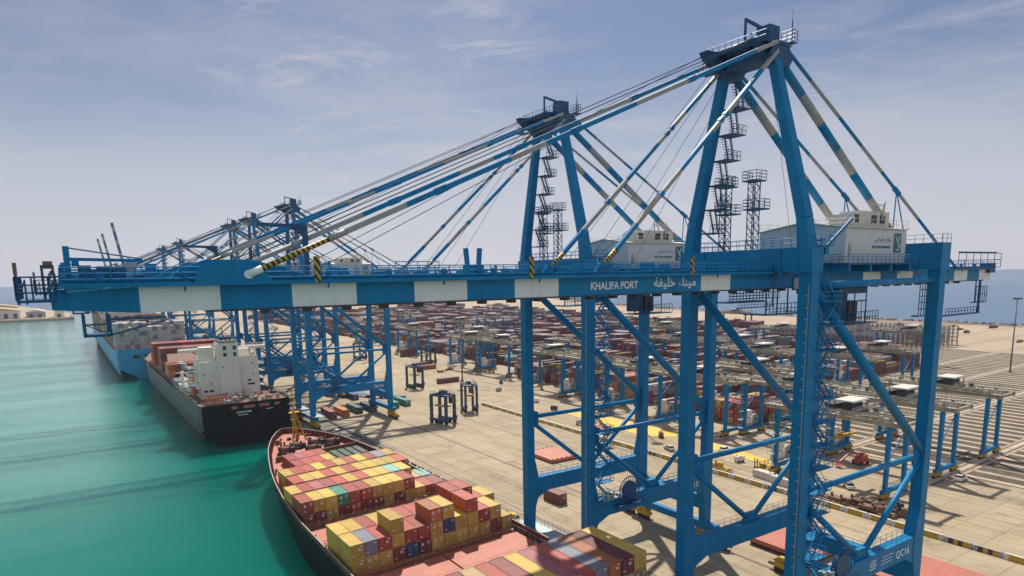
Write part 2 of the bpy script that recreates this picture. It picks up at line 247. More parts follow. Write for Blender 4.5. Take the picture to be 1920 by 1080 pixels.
def ground_mat(name, col, col2, joints=0, sc_=.02, jc=.55, stain=.34):
    m = bpy.data.materials.new(name); m.use_nodes = True; t = m.node_tree; N = t.nodes; b = N['Principled BSDF']; K = t.links.new; b.inputs['Roughness'].default_value = .9; b.inputs['Specular IOR Level'].default_value = .25
    tc = N.new('ShaderNodeTexCoord')
    a = N.new('ShaderNodeTexNoise'); a.inputs['Scale'].default_value = sc_; a.inputs['Detail'].default_value = 9; a.inputs['Roughness'].default_value = .6; K(tc.outputs['Object'], a.inputs['Vector'])
    r = N.new('ShaderNodeMix'); r.data_type = 'RGBA'; r.inputs[6].default_value = (*col, 1); r.inputs[7].default_value = (*col2, 1)
    mr = N.new('ShaderNodeMapRange'); mr.inputs[1].default_value = .35; mr.inputs[2].default_value = .65; K(a.outputs[0], mr.inputs[0]); K(mr.outputs[0], r.inputs[0]); last = r.outputs[2]
    # tyre tracks and stains stretched along the quay
    mp = N.new('ShaderNodeMapping'); mp.inputs['Scale'].default_value = (.5, .035, 1); mp.inputs['Rotation'].default_value = (0, 0, .06); K(tc.outputs['Object'], mp.inputs[0])
    s = N.new('ShaderNodeTexNoise'); s.inputs['Scale'].default_value = 1.2; s.inputs['Detail'].default_value = 8; s.inputs['Distortion'].default_value = .6; K(mp.outputs[0], s.inputs['Vector'])
    m2 = N.new('ShaderNodeMapRange'); m2.inputs[1].default_value = .5; m2.inputs[2].default_value = .75; m2.inputs[3].default_value = 1; m2.inputs[4].default_value = 1 - stain; K(s.outputs[0], m2.inputs[0])
    h = N.new('ShaderNodeHueSaturation'); K(last, h.inputs['Color']); K(m2.outputs[0], h.inputs['Value']); last = h.outputs[0]
    s5 = N.new('ShaderNodeTexNoise'); s5.inputs['Scale'].default_value = .11; s5.inputs['Detail'].default_value = 10; s5.inputs['Roughness'].default_value = .7; K(tc.outputs['Object'], s5.inputs['Vector']); m5 = N.new('ShaderNodeMapRange'); m5.inputs[1].default_value = .52; m5.inputs[2].default_value = .72; m5.inputs[3].default_value = 1; m5.inputs[4].default_value = 1 - stain * 1.3; K(s5.outputs[0], m5.inputs[0])
    h5 = N.new('ShaderNodeHueSaturation'); K(last, h5.inputs['Color']); K(m5.outputs[0], h5.inputs['Value']); last = h5.outputs[0]
    wt = N.new('ShaderNodeTexWave'); wt.bands_direction = 'X'; wt.inputs['Scale'].default_value = .11; wt.inputs['Distortion'].default_value = 9; wt.inputs['Detail'].default_value = 3; wt.inputs['Detail Scale'].default_value = .22; K(tc.outputs['Object'], wt.inputs['Vector'])
    mw = N.new('ShaderNodeMapRange'); mw.inputs[1].default_value = .9; mw.inputs[2].default_value = 1; mw.inputs[4].default_value = 1; K(wt.outputs['Fac'], mw.inputs[0]); mk = N.new('ShaderNodeMath'); mk.operation = 'MULTIPLY'; K(mw.outputs[0], mk.inputs[0]); mn = N.new('ShaderNodeMapRange'); mn.inputs[1].default_value = .45; mn.inputs[2].default_value = .6; mn.inputs[4].default_value = stain * .75; K(a.outputs[0], mn.inputs[0]); K(mn.outputs[0], mk.inputs[1])
    tk = N.new('ShaderNodeMix'); tk.data_type = 'RGBA'; tk.inputs[7].default_value = (.07, .06, .05, 1); K(mk.outputs[0], tk.inputs[0]); K(last, tk.inputs[6]); last = tk.outputs[2]
    if joints:
        br = N.new('ShaderNodeTexBrick'); br.offset = 0; br.inputs['Scale'].default_value = 1; br.inputs['Brick Width'].default_value = joints; br.inputs['Row Height'].default_value = joints; br.inputs['Mortar Size'].default_value = .09; br.inputs['Mortar Smooth'].default_value = .3
        br.inputs['Color1'].default_value = (1, 1, 1, 1); br.inputs['Color2'].default_value = (.88, .87, .86, 1); br.inputs['Mortar'].default_value = (jc, jc, jc, 1); K(tc.outputs['Object'], br.inputs['Vector'])
        mu = N.new('ShaderNodeMix'); mu.data_type = 'RGBA'; mu.blend_type = 'MULTIPLY'; mu.inputs[0].default_value = 1; K(last, mu.inputs[6]); K(br.outputs[0], mu.inputs[7]); last = mu.outputs[2]
    K(last, b.inputs['Base Color'])
    f = N.new('ShaderNodeTexNoise'); f.inputs['Scale'].default_value = 2; f.inputs['Detail'].default_value = 6; K(tc.outputs['Object'], f.inputs['Vector'])
    bp = N.new('ShaderNodeBump'); bp.inputs['Strength'].default_value = .25; bp.inputs['Distance'].default_value = .05; K(f.outputs[0], bp.inputs['Height']); K(bp.outputs[0], b.inputs['Normal'])
    return m
M['conc'] = ground_mat('quay_concrete', (.45, .365, .245), (.37, .30, .205), joints=7.5)
M['sand'] = ground_mat('compacted_sand', (.44, .345, .24), (.36, .28, .205), sc_=.008, stain=.15)
M['gravel'] = ground_mat('dark_gravel', (.095, .07, .045), (.135, .10, .065), sc_=.2)
M['strip'] = ground_mat('concrete_strip', (.50, .43, .33), (.42, .36, .28), sc_=.3)
M['quaystrip'] = ground_mat('quay_strip_grey', (.17, .155, .14), (.21, .19, .165), sc_=.1)
M['ypaint'] = mat('yellow_road_paint', (.62, .42, .03), .7, var=.2, vs=.3, grime=.35, dirt=(.4, .3, .12))
M['rock'] = mat('breakwater_rock', (.20, .16, .13), .9, var=.5, vs=.15)
COAST = 672
land = MB(); land.prism([(-2.6, -420), (COAST, -420), (COAST + 5, 520), (760, 900), (980, 1400), (1500, 2300), (-2.6, 2300)], -9, 0, 0, axis='z')
tag(land.build('ground', M['conc']), kind='structure')
sd = MB()
def sheet(mbx, pts, z, mi=0):
    b = len(mbx.v); mbx.v += [(x, y, z) for x, y in pts]; mbx.face(list(range(b, b + len(pts))), mi)
sheet(sd, [(128, -300), (COAST - 22, -300), (COAST - 18, 520), (735, 900), (950, 1390), (1400, 2200), (128, 2200)], .004)
tag(sd.build('sandy_ground', M['sand']), kind='structure')
sh_ = MB(); sheet(sh_, [(COAST - 34, -300), (COAST - 1, -300), (COAST + 3, 520), (COAST - 28, 520)], .012); sheet(sh_, [(COAST - 28, 520), (COAST + 3, 520), (758, 900), (976, 1400), (940, 1400), (728, 900)], .012); tag(sh_.build('shore_ground', mat('dark_shore_gravel', (.16, .115, .09), .9, var=.4, vs=.05)), kind='structure')
# rock revetment along the far coast
rv = MB()
pts = [(COAST, -300), (COAST + 5, 520), (760, 900), (980, 1400), (1500, 2300)]
for (a, b_), (c, d) in zip(pts[:-1], pts[1:]):
    n = int(math.hypot(c - a, d - b_) / 6)
    for i in range(n):
        t = (i + random.random()) / n; x = a + (c - a) * t - 8 + random.uniform(-6, 6); y = b_ + (d - b_) * t; s = random.uniform(2, 4.5)
        rv.hexa([(x - s, y - s, -1), (x + s, y - s * .8, -1), (x + s * .8, y + s, -1), (x - s, y + s * .9, -1), (x - s * .6, y - s * .5, random.uniform(.8, 2.2)), (x + s * .5, y - s * .6, random.uniform(.8, 2)), (x + s * .6, y + s * .5, random.uniform(.8, 2)), (x - s * .5, y + s * .6, random.uniform(.8, 2))])
tag(rv.build('rocks', M['rock']), 'brown rock revetment along the far shoreline', 'rocks', kind='stuff')
# quay details (crane rails, joints)
q = MB()
for x in (0, 30.48):
    q.box(x - .35, x + .35, -400, 1300, .004, .03)
q.box(11.1, 11.6, -400, 1300, .004, .03)
for x in (20.8, 41.5, 52): q.box(x - .1, x + .1, -400, 1300, .004, .012)
tag(q.build('quay_rails_ground', M['rail']), kind='structure')
q = MB(); sheet(q, [(.6, 190), (10.5, 190), (10.5, 700), (.6, 700)], .008); tag(q.build('grey_quay_strip', M['quaystrip']), kind='structure')  # darker grey strip beside the waterside rail
# the yard is laid out a little askew to the quay
SK = .035
def yp(x, y, z=0): return Vector((x, y + SK * (x - 100), z))
YR = math.atan(SK)
yd = MB()
def ysheet(x0, x1, y0, y1, z, mi=0):
    sheet(yd, [tuple(yp(x0, y0))[:2], tuple(yp(x1, y0))[:2], tuple(yp(x1, y1))[:2], tuple(yp(x0, y1))[:2]], z, mi)
for k in range(-4, 6):
    y0 = 79 + 31 * k
    x0 = 118 if k < 1 else 125
    ysheet(x0, 420 if k < 4 else 200, y0, y0 + 26.5, .008, 0)
    for i in range(int((420 - x0) / 6.5)):
        x = x0 + 1 + i * 6.5
        if k < 4 or x < 195: ysheet(x, x + 1.9, y0 + .2, y0 + 26.3, .014, 1)
    ysheet(95, 640, y0 - 2.6, y0 - .3, .012, 1)
    ysheet(95, 640, y0 - 3.6, y0 - 2.9, .03, 2); ysheet(95, 640, y0 - 1.3, y0 - .6, .03, 2)
tag(yd.build('stacking_yard_ground', [M['gravel'], M['strip'], M['rail']]), kind='structure')
q = MB(); sheet(q, [(88, 112), (92, 112), (95.5, 137), (89.5, 137)], .012); sheet(q, [(85, 158), (92, 150), (97, 152), (96, 200), (88, 202)], .012)
for k in range(14):
    sheet(q, [(82.4, 30 + k * 14), (82.7, 30 + k * 14), (82.7, 38 + k * 14), (82.4, 38 + k * 14)], .012)
tag(q.build('yellow_road_markings', M['ypaint']), kind='structure')
# far breakwater terminal across the basin
fl = MB(); fl.prism([(-1400, 1290), (-62, 1275), (-58, 1500), (-150, 2050), (-1400, 2300)], -8, 0, 0, axis='z'); tag(fl.build('far_land_ground', M['sand']), kind='structure')
fr = MB()
for i in range(230):
    x = -1400 + i * 5.85; s = random.uniform(3, 5)
    fr.hexa([(x - s, 1282, SEA - 1), (x + s, 1280, SEA - 1), (x + s, 1290, SEA - 1), (x - s, 1290, SEA - 1), (x - s * .8, 1286, random.uniform(0, 1.5)), (x + s * .8, 1285, random.uniform(0, 1.5)), (x + s, 1290, 1), (x - s, 1290, 1)])
tag(fr.build('rocks', M['rock']), 'dark rock edge of the low land across the water', 'rocks', kind='stuff')

# ---------------------------------------------------------------- ship-to-shore cranes
G = 30.48; S = 17.7; ZB, ZT = 51.45, 53.15
M['staygrey'] = mat('shaded_weathered_stay_paint', (.33, .32, .31), .6, var=.12, streak=.3, dirt=(.22, .19, .16))  # pale stays darkened to grey: their shade is put into the colour
BW = [M['blue'], M['white'], M['hazard'], M['staygrey'], M['dark'], M['galv'], M['yellow'], M['navy']]
def make_crane(detail=2, number='QC16', raised=False):
    t = thing('gantry_crane', '', 'crane')
    yn, yf = 4.5, 13.2                       # boom girder lines
    # legs with haunches around the portal beam
    for x0, zb in ((0, 3.2), (G, 3.2)):
        for y0 in (0, S):
            l = MB(); sec = [(3.2, 1.7, 1.5), (8.6, 1.9, 1.6), (11.2, 2.7, 1.65), (14.9, 2.6, 1.65), (18.5, 1.75, 1.65), (40, 1.6, 1.65), (53.3, 1.6, 1.65)]
            sgn = 1 if x0 == 0 else -1
            for (za, wa, da), (zc, wc, dc) in zip(sec[:-1], sec[1:]):
                xa = x0 - sgn * .8; 
                def ring(w_, d_, z_): 
                    x1 = xa + sgn * w_; a, b = min(xa, x1), max(xa, x1)
                    return [(a, y0 - d_ / 2, z_), (b, y0 - d_ / 2, z_), (b, y0 + d_ / 2, z_), (a, y0 + d_ / 2, z_)]
                l.hexa(ring(wa, da, za) + ring(wc, dc, zc))
            for z in (19, 27, 35, 43): l.box(x0 - .86, x0 + .86, y0 - .88, y0 + .88, z, z + .12)
            for z in (21.6, 24.3, 29.7, 32.3, 37.6, 40.4, 45.8, 48.5): l.box(x0 - .812, x0 + .812, y0 - .837, y0 + .837, z, z + .05)
            l.build('leg', M['blue'], t)
    # portal beams, with railings and lettering
    for y0 in (0, S):
        p = MB(); p.box(1.8, G - 1.8, y0 - .75, y0 + .75, 11.6, 14.55)
        p.hexa([(.8, y0 - .74, 9.2), (2, y0 - .74, 10.6), (2, y0 + .74, 10.6), (.8, y0 + .74, 9.2), (.8, y0 - .74, 11.7), (4.5, y0 - .74, 11.7), (4.5, y0 + .74, 11.7), (.8, y0 + .74, 11.7)])
        p.hexa([(G - 2, y0 - .74, 10.6), (G - .8, y0 - .74, 9.2), (G - .8, y0 + .74, 9.2), (G - 2, y0 + .74, 10.6), (G - 4.5, y0 - .74, 11.7), (G - .8, y0 - .74, 11.7), (G - .8, y0 + .74, 11.7), (G - 4.5, y0 + .74, 11.7)])
        p.hexa([(13.3, y0 - .3, 14.5), (17.2, y0 - .3, 14.5), (17.2, y0 + .3, 14.5), (13.3, y0 + .3, 14.5), (14.3, y0 - .3, 15.9), (16.2, y0 - .3, 15.9), (16.2, y0 + .3, 15.9), (14.3, y0 + .3, 15.9)])
        p.rail((2.4, y0 + .72, 14.55), (G - 2.4, y0 + .72, 14.55), 1.1, .035, 1.5); p.rail((2.4, y0 - .72, 14.55), (G - 2.4, y0 - .72, 14.55), 1.1, .03, 1.5)
        pb = p.build('portal_beam', M['blue'], t)
        if y0 == 0:
            text_obj('lettering', number, 1.5, M['letter'], pb, (23.6, -.77, 12.4), (math.pi / 2, 0, 0), .01, bold=.02)
            lg = MB()
            for i in range(4): lg.box(16.6 + .2 * (i % 2), 18.2 + .2 * (i % 2), -.775, -.755, 12.4 + i * .38, 12.55 + i * .38)
            for i in range(3):
                for k in range(5): lg.box(19.6 + k * .62 + .1 * i, 20.05 + k * .62 + .1 * i, -.775, -.755, 12.5 + i * .5, 12.62 + i * .5)
            lg.build('lettering', M['letter'], pb)
    # tubular bracing in both side frames
    for y0 in (0, S):
        for a, b_, r in (((.6, 26.6), (G - .6, 26.6), .42), ((1.2, 51.2), (G - .9, 27.6), .62), ((.9, 25.6), (14.3, 15.2), .42), ((G - .9, 25.6), (16.2, 15.2), .42), ((.6, 51.7), (G - .6, 51.9), .42)):
            MB().tube((a[0], y0, a[1]), (b_[0], y0, b_[1]), r, 0, 14).build('brace', M['blue'], t)
        for gp in ([(G - 2.6, 25.4), (G - .8, 24.6), (G - .8, 29.2), (G - 2.2, 28.4)], [(.8, 48.6), (2.8, 49), (2.2, 52), (.8, 52.5)], [(.8, 24.6), (2.4, 25), (2.4, 27.4), (.8, 28)]): MB().prism(gp, y0 - .15, y0 + .15).build('gusset_plate', M['blue'], t)
    # sill beams and bogies
    wsb = MB(); wsb.box(-.9, .9, -3.5, S + 3.5, 3.0, 4.4); wsb.box(-1.4, 3.2, -4.2, S + 4.2, 4.4, 4.5, 1)
    for a, b_ in (((-1.4, -4.2, 4.5), (-1.4, S + 4.2, 4.5)), ((3.2, -4.2, 4.5), (3.2, S + 4.2, 4.5)), ((-1.4, S + 4.2, 4.5), (3.2, S + 4.2, 4.5))): wsb.rail(a, b_, 1.1, .04, 1.2)
    wsb.build('sill_beam', [M['blue'], M['galv']], t)
    lsb = MB(); lsb.box(G - .8, G + .8, .8, S - .8, 7, 9.7); lsb.box(G - .9, G + .9, -3, S + 3, 3.0, 4.2); lsb.rail((G - .75, .9, 9.7), (G - .75, S - .9, 9.7), 1.1, .04, 1.5); lsb.build('sill_beam', M['blue'], t)
    for x0 in (0, G):
        for yc in (-1.5, S + 1.5):
            b = MB()
            b.prism([(yc - 4.2, 2.0), (yc - 3, 2.95), (yc + 3, 2.95), (yc + 4.2, 2.0), (yc + 2, 2.2), (yc - 2, 2.2)], x0 - .5, x0 + .5, 0, 'x')
            for s in (-1, 1):
                b.prism([(yc + s * 2.3 - 1.9, 1.0), (yc + s * 2.3 - 1.3, 2.05), (yc + s * 2.3 + 1.3, 2.05), (yc + s * 2.3 + 1.9, 1.0)], x0 - .62, x0 + .62, 0, 'x')
                for k in (-1.3, -.4, .5, 1.4):
                    b.tube((x0 - .3, yc + s * 2.3 + k * .95, .45), (x0 + .3, yc + s * 2.3 + k * .95, .45), .42, 1, 12)
                    b.box(x0 + .62, x0 + 1.15, yc + s * 2.3 + k * .95 - .25, yc + s * 2.3 + k * .95 + .25, .9, 1.5, 0)
            b.tube((x0, yc + (5.2 if yc > 5 else -5.2), 1.1), (x0, yc + (4 if yc > 5 else -4), 1.1), .28, 1)
            b.build('bogie', [M['yellow'], M['dark']], t)
    # cross beams over the legs
    cb = MB(); cb.box(-1.1, 1.1, -.9, S + .9, 53.3, 56.1); cb.rail((-1.05, -.6, 56.1), (-1.05, S + .6, 56.1), 1.15, .035, 1.2); cb.rail((1.05, -.6, 56.1), (1.05, S + .6, 56.1), 1.15, .035, 1.2)
    for y in (3.2, 14.5): cb.box(-1.3, 1.3, y - .12, y + .12, 52.6, 56)
    cb.box(-1.13, -1.1, .9, S - .9, 54.6, 54.72); cb.build('cross_beam', M['blue'], t)
    cb = MB(); cb.box(G - 1.1, G + 1.5, -.9, S + .9, 53.3, 57.0); cb.rail((G - 1.05, -.8, 57), (G - 1.05, S + .8, 57), 1.15, .035, 1.2); cb.rail((G - 1.05, -.85, 57), (G + 1.45, -.85, 57), 1.15, .035, 1.2)
    cb.build('cross_beam', M['blue'], t)
    # boom and trolley girders
    x0 = -67.79; Lp = 4.9565
    ed = [(-72.6, 0)] + [(x0 + k * Lp, 1 - k % 2) for k in range(8)] + [(x0 + 11 * Lp, 1), (x0 + 12 * Lp, 0), (19.6, 1), (24.1, 0), (28.7, 1), (33.1, 0), (46.3, 1), (50.8, 0), (55.1, 1), (59.4, 0)]
    if raised: ed = [(-1.5, 0)] + [e for e in ed if e[0] > 19]
    for y0, y1 in ((yn, yn + 1.3), (yf - 1.3, yf)):
        g = MB()
        for (xa, ma), (xb, _) in zip(ed[:-1], ed[1:]):
            if not raised and xa < -70: g.hexa([(xa, y0, ZB + .35), (xb, y0, ZB), (xb, y1, ZB), (xa, y1, ZB + .35), (xa, y0, ZT - .35), (xb, y0, ZT), (xb, y1, ZT), (xa, y1, ZT - .35)], ma)
            else: g.box(xa, xb, y0, y1, ZB, ZT, ma)
        g.box(ed[0][0] + (9 if not raised else 0), 57, y0 - .05, y1 + .05, ZB - .14, ZB - .003, 4)       # trolley rail flange
        if not raised:
            for x in [-60 + i * 3.1 for i in range(36)]: g.box(x, x + .5, y0 + .2, y1 - .2, ZB - .42, ZB - .14, 4)
        for i in range(53):
            x = -70 + i * 2.478
            if raised and x < 20 or x > 57: continue
            mi_ = [m_ for (e_, m_) in ed if e_ <= x][-1] if [1 for e_ in ed if e_[0] <= x] else 0
            g.box(x, x + .05, y0 - .012, y1 + .012, ZB + .03, ZT - .05, mi_)
        go = g.build('girder', BW, t)
        if y0 == yn and not raised:
            text_obj('lettering', 'KHALIFA PORT', 1.02, M['letter'], go, (-29.2, yn - .03, 51.98), (math.pi / 2, 0, 0), .012, sx=.92, bold=.022)
            text_obj('lettering', '\uFE94\uFED4\uFEF4\uFEE0\uFEA7 \uFE80\uFE8E\uFEE8\uFEF4\uFEE3', 1.3, M['letter'], go, (-20.6, yn - .03, 52.05), (math.pi / 2, 0, 0), .012, sx=1.12, bold=.022)
        # hinge brackets
        if detail > 1 and y0 == yn: pass
    # cross ties between the girders
    ct = MB()
    for x in [(-72 + 7.2 * i) for i in range(19)]:
        if raised and x < -1: continue
        ct.box(x - .2, x + .2, yn + 1.3, yf - 1.3, 52.5, 53.05)
    ct.build('cross_tie', M['blue'], t)
    # walkways with railings along both sides
    for y0, y1, s in ((yn - .62, yn + .1, -1), (yf - .1, yf + .72, 1)):
        wk = MB(); xa = -72 if not raised else 0
        wk.box(xa, 59, y0, y1, ZT + .006, ZT + .1, 1); wk.box(xa, 59, y0 - .02 if s < 0 else y1, y0 if s < 0 else y1 + .02, ZT - .02, ZT + .28, 0)
        yy = y0 + .03 if s < 0 else y1 - .03
        wk.rail((xa, yy, ZT + .1), (59, yy, ZT + .1), 1.15, .042, 1.35, rails=(1., .68, .36)); 
        wk.tube((xa, yy + .3 * -s, ZT + .42), (59, yy + .3 * -s, ZT + .42), .12, 0, 6); wk.box(xa + 2, 58, yy - s * .75, yy - s * .5, ZT + .1, ZT + .32, 2)
        for i in range(26):
            x = xa + 2 + i * 4.9
            if x < 57: wk.box(x, x + .35, yy - s * .5, yy - s * .2, ZT + .1, ZT + 1.0, 0); wk.box(x - .06, x + .06, y0 if s < 0 else y1 - .1, y0 + .1 if s < 0 else y1, ZT - .35, ZT, 2)
        wk.build('walkway', [M['blue'], M['galv'], M['navy']], t)
    # clutter on the boom top: sheave stands, cable boxes, festoon brackets
    if not raised:
        rr = random.Random(3)
        for i in range(30):
            x = -70 + i * 2.7 + rr.uniform(-.8, .8); 
            if x > 8: break
            y = rr.choice((5.3, 7, 10, 12)); h = rr.choice((.5, .8, 1.2, 1.5)); MB().box(x, x + rr.uniform(.3, 1.6), y, y + rr.uniform(.3, 1.2), ZT, ZT + h).build('equipment_box', M['blue'], t)
        tp = MB()
        for x in (-42.5, -41.6): tp.beam((x, 5, ZT), (x + (-.25 if x < -42 else .25), 5, ZT + 2.7), .35, .3); tp.box(x - .3, x + .4, 4.6, 5.5, ZT, ZT + 1.3)
        for x in (-31, -47, -27.5): tp.rail((x - 2, 5.7, ZT + .5), (x + 2, 5.7, ZT + .5), 1.1, .04, .9); tp.box(x - 2, x + 2, 5.7, 7.2, ZT + .35, ZT + .5)
        tp.build('boom_top_platform', M['blue'], t)
        # outer forestay brackets
        for y in (yn, yf):
            b = MB(); b.prism([(-66.5, ZT), (-65.2, 54.3), (-63.6, 54.9), (-60.6, 54.9), (-57.5, 54.1), (-55.5, ZT)], y + .2 if y == yn else y - 1.2, y + .65 if y == yn else y - .75)
            b.prism([(-64.6, ZT - .01), (-64.2, 54.4), (-62.6, 54.9), (-60.2, 54.6), (-59.2, ZT - .01)], y - .70 if y == yn else y + .75, y - .64 if y == yn else y + .85)
            b.tube((-61, y - .9, 53.85), (-61, y + .9, 53.85), .3, 1, 14); b.build('bracket', BW, t)
        for x in (-56.1, -36.6, -15.4):
            MB().box(x - .2, x + .2, yn - .72, yn - .5, 53.2, 55.1).build('warning_post', M['hazard'], t)
    # boom tip platform, jib and cabinets
    if not raised:
        b = MB(); b.box(-74.3, -72.4, yn - .3, yf + .3, 52.3, 52.45); b.rail((-74.3, yn - .3, 52.45), (-74.3, yf + .3, 52.45), 1.4, .05, 1.1); b.rail((-74.3, yn - .3, 52.45), (-71.8, yn - .3, 52.45), 1.4, .05, .8, rails=(1, .66, .33))
        b.beam((-74.2, yn - .2, 52.2), (-74.2, yn - .2, 54.5), .14); b.beam((-73.8, yn - .2, 52.2), (-73.8, yn - .2, 53.7), .1); b.beam((-74.2, yn - .2, 52.3), (-73.8, yn - .2, 53.7), .07)
        for a_ in (-72.9, -72.3):
            for c_ in (yn, yn + 1.5, yn + 3.2): b.beam((a_, c_, 52.4), (a_, c_, 54.5), .1)
        for z_ in (53.1, 53.8, 54.5): b.box(-72.95, -72.25, yn - .05, yn + 3.25, z_, z_ + .07)
        b.beam((-72.9, yn, 52.4), (-72.3, yn, 54.5), .07)
        for x, z in ((-71, 53.2), (-70, 53.2), (-69.1, 53.2), (-68, 53.2)): b.box(x, x + .7, yn + .1, yn + 1, z, z + random.uniform(.7, 1.4))
        b.build('tip_platform', M['navy'], t)
        b = MB(); b.box(-74.3, -74.1, yn - .33, yn, 54.0, 54.7); b.box(-72.8, -72.3, yn, yn + .6, 54.35, 54.8); b.build('cabinet', M['brown'], t)
        b = MB(); b.box(-71.7, -71.35, yn + .8, yn + 1.15, 53.2, 55.75); b.beam((-71.4, yn + 1, 54.95), (-67.3, yn + 1, 54.85), .16, .2); b.tube((-71.4, yn + 1, 55.65), (-67.3, yn + 1, 54.95), .05, 0, 6); b.box(-71.3, -70.9, yn + .8, yn + 1.2, 54.5, 55)
        b.tube((-71.9, yn + 1, 54.1), (-68.2, yn + 1, 54.2), .06, 0, 5); b.box(-72.0, -71.8, yn + .8, yn + 1.1, 53.2, 54.6); b.build('service_jib', M['blue'], t)
        b = MB(); b.box(-68.3, -67.7, yn + .7, yn + 1.2, 54.1, 54.75); b.build('hook_block', M['grey'], t)
        b = MB()
        for x in (-71, -69.6):
            b.beam((x, yn + .2, ZB), (x, yn + .2, 50.1), .14); b.beam((x, yn + 3, ZB), (x, yn + 3, 50.1), .14)
        b.beam((-71.1, yn + .2, 50.1), (-69.5, yn + .2, 50.1), .14); b.beam((-71, yn + .2, 50.8), (-69.6, yn + .2, 50.8), .1); b.beam((-71, yn + .2, 50.8), (-69.6, yn + .2, 50.1), .06)
        b.beam((-69.6, yn + .2, 50.1), (-66.3, yn + .2, 50.9), .1); b.beam((-69.6, yn + .2, 51.1), (-66.3, yn + .2, 51.1), .16); b.box(-71.1, -69.5, yn + .1, yn + 3, 50.0, 50.1); b.build('maintenance_cage', M['navy'], t)
        # second jib on the far walkway
        b = MB(); b.box(-54.3, -53.9, yf - .6, yf - .2, ZT, 58.1); b.beam((-58.1, yf - .4, 58.0), (-54, yf - .4, 57.9), .35, .3); b.prism([(-55.4, 57.8), (-54, 57.8), (-54, 56.9)], yf - .5, yf - .3); b.build('service_jib', M['navy'], t)
    # A-frame legs, apex, backstays and forestays
    ya, yb = 5.6, 12.1
    for y0, y1 in ((0, ya), (S, yb)):
        a = MB(); a.beam((-.1, y0, 53.3), (-.3, y0 + (y1 - y0) * .14, 59.4), 2.1, 1.55, 0, 1.4, 1.3); a.beam((-.3, y0 + (y1 - y0) * .14, 59.4), (-.9, y1, 78.6), 1.4, 1.3, 0, 1.05, 1.0)
        a.build('frame_leg', M['blue'], t)
    a = MB(); a.box(-1.9, .7, ya - .6, yb + .6, 77.5, 78.8); a.prism([(-2.4, 77.9), (-1.3, 76.8), (1.3, 76.9), (2.0, 77.9), (.8, 79.5), (-1.3, 79.5)], ya - .8, ya + .7); a.prism([(-2.4, 77.9), (-1.3, 76.8), (1.3, 76.9), (2.0, 77.9), (.8, 79.5), (-1.3, 79.5)], yb - .7, yb + .8)
    a.prism([(-5.2, 79.5), (-4.6, 78.7), (-2.4, 77.6), (-2, 79.7)], yb - .6, yb + .6); a.prism([(-4.2, 79.3), (-2.4, 77.6), (-2, 79.7)], ya - .2, ya + .6)
    a.box(-3.4, 1.4, ya - .9, yb + 1, 79.05, 79.15); a.box(-1.0, .9, ya + .4, ya + 2.2, 79.2, 81.6)
    for i in range(5): a.tube((-2.9 + i * .5, ya + 1.5, 79.4), (-2.9 + i * .5, yb - .8, 79.4), .45, 0, 12)
    a.build('apex_beam', M['navy'], t)
    a = MB()
    for p, q_ in (((-3.4, ya - .9), (-3.4, yb + 1)), ((-3.4, yb + 1), (1.4, yb + 1)), ((1.4, ya - .9), (1.4, yb + 1)), ((-3.4, ya - .9), (-1.2, ya - .9))): a.rail((*p, 79.15), (*q_, 79.15), 1.1, .045, .9)
    a.box(1.3, 2.3, ya - 1, ya + .4, 79.6, 79.7)
    for p, q_ in (((1.3, ya - 1), (2.3, ya - 1)), ((2.3, ya - 1), (2.3, ya + .4)), ((1.3, ya - 1), (1.3, ya + .4))): a.rail((*p, 79.7), (*q_, 79.7), 1.3, .045, .5, rails=(1, .66, .33))
    a.tube((1.8, ya - .6, 79.7), (1.8, ya - .6, 82.1), .07, 0, 6); a.tube((1.8, ya - .6, 82), (1.8, ya - .6, 83.3), .03, 0, 4)
    a.beam((-2.5, ya + 2.6, 79.1), (-2.5, ya + 2.6, 82.5), .22); a.beam((-2.6, ya + 2.6, 82.4), (.6, ya + 2.2, 81.7), .25, .3); a.rail((-4.6, yb - .8, 77.2), (-4.6, yb + 1, 77.2), 1.1, .045, .6); a.box(-4.7, -3.2, yb - .8, yb + 1, 77.1, 77.2)
    a.build('apex_platform', M['navy'], t)
    for y0, y1 in ((ya, 5.6), (yb, 12.9)):
        MB().seg((.6, y0, 77.6), (G - .2, y1, 57.3), .5, [0, 3], [5.4, 5.1, 4.9, 4.7], n=16).build('backstay', BW, t)
    for y0, y1 in ((ya - .5, yn + .6), (yb + .5, yf - .6)):
        b = MB(); p = Vector((1.6, y0, 78.6)); q_ = Vector((47.9, y1, 53.6)); b.seg(p, q_, .21, [0, 3], [5, 7.5, 6.2, 6.2], n=8); d = p.lerp(q_, .57)
        b.beam(d, (27.6, y1, 57), .12); b.beam(d, (33.6, y1, 53.2), .12); b.tube(p.lerp(q_, .555), p.lerp(q_, .585), .34, 0, 8); b.build('rear_stay', BW, t)
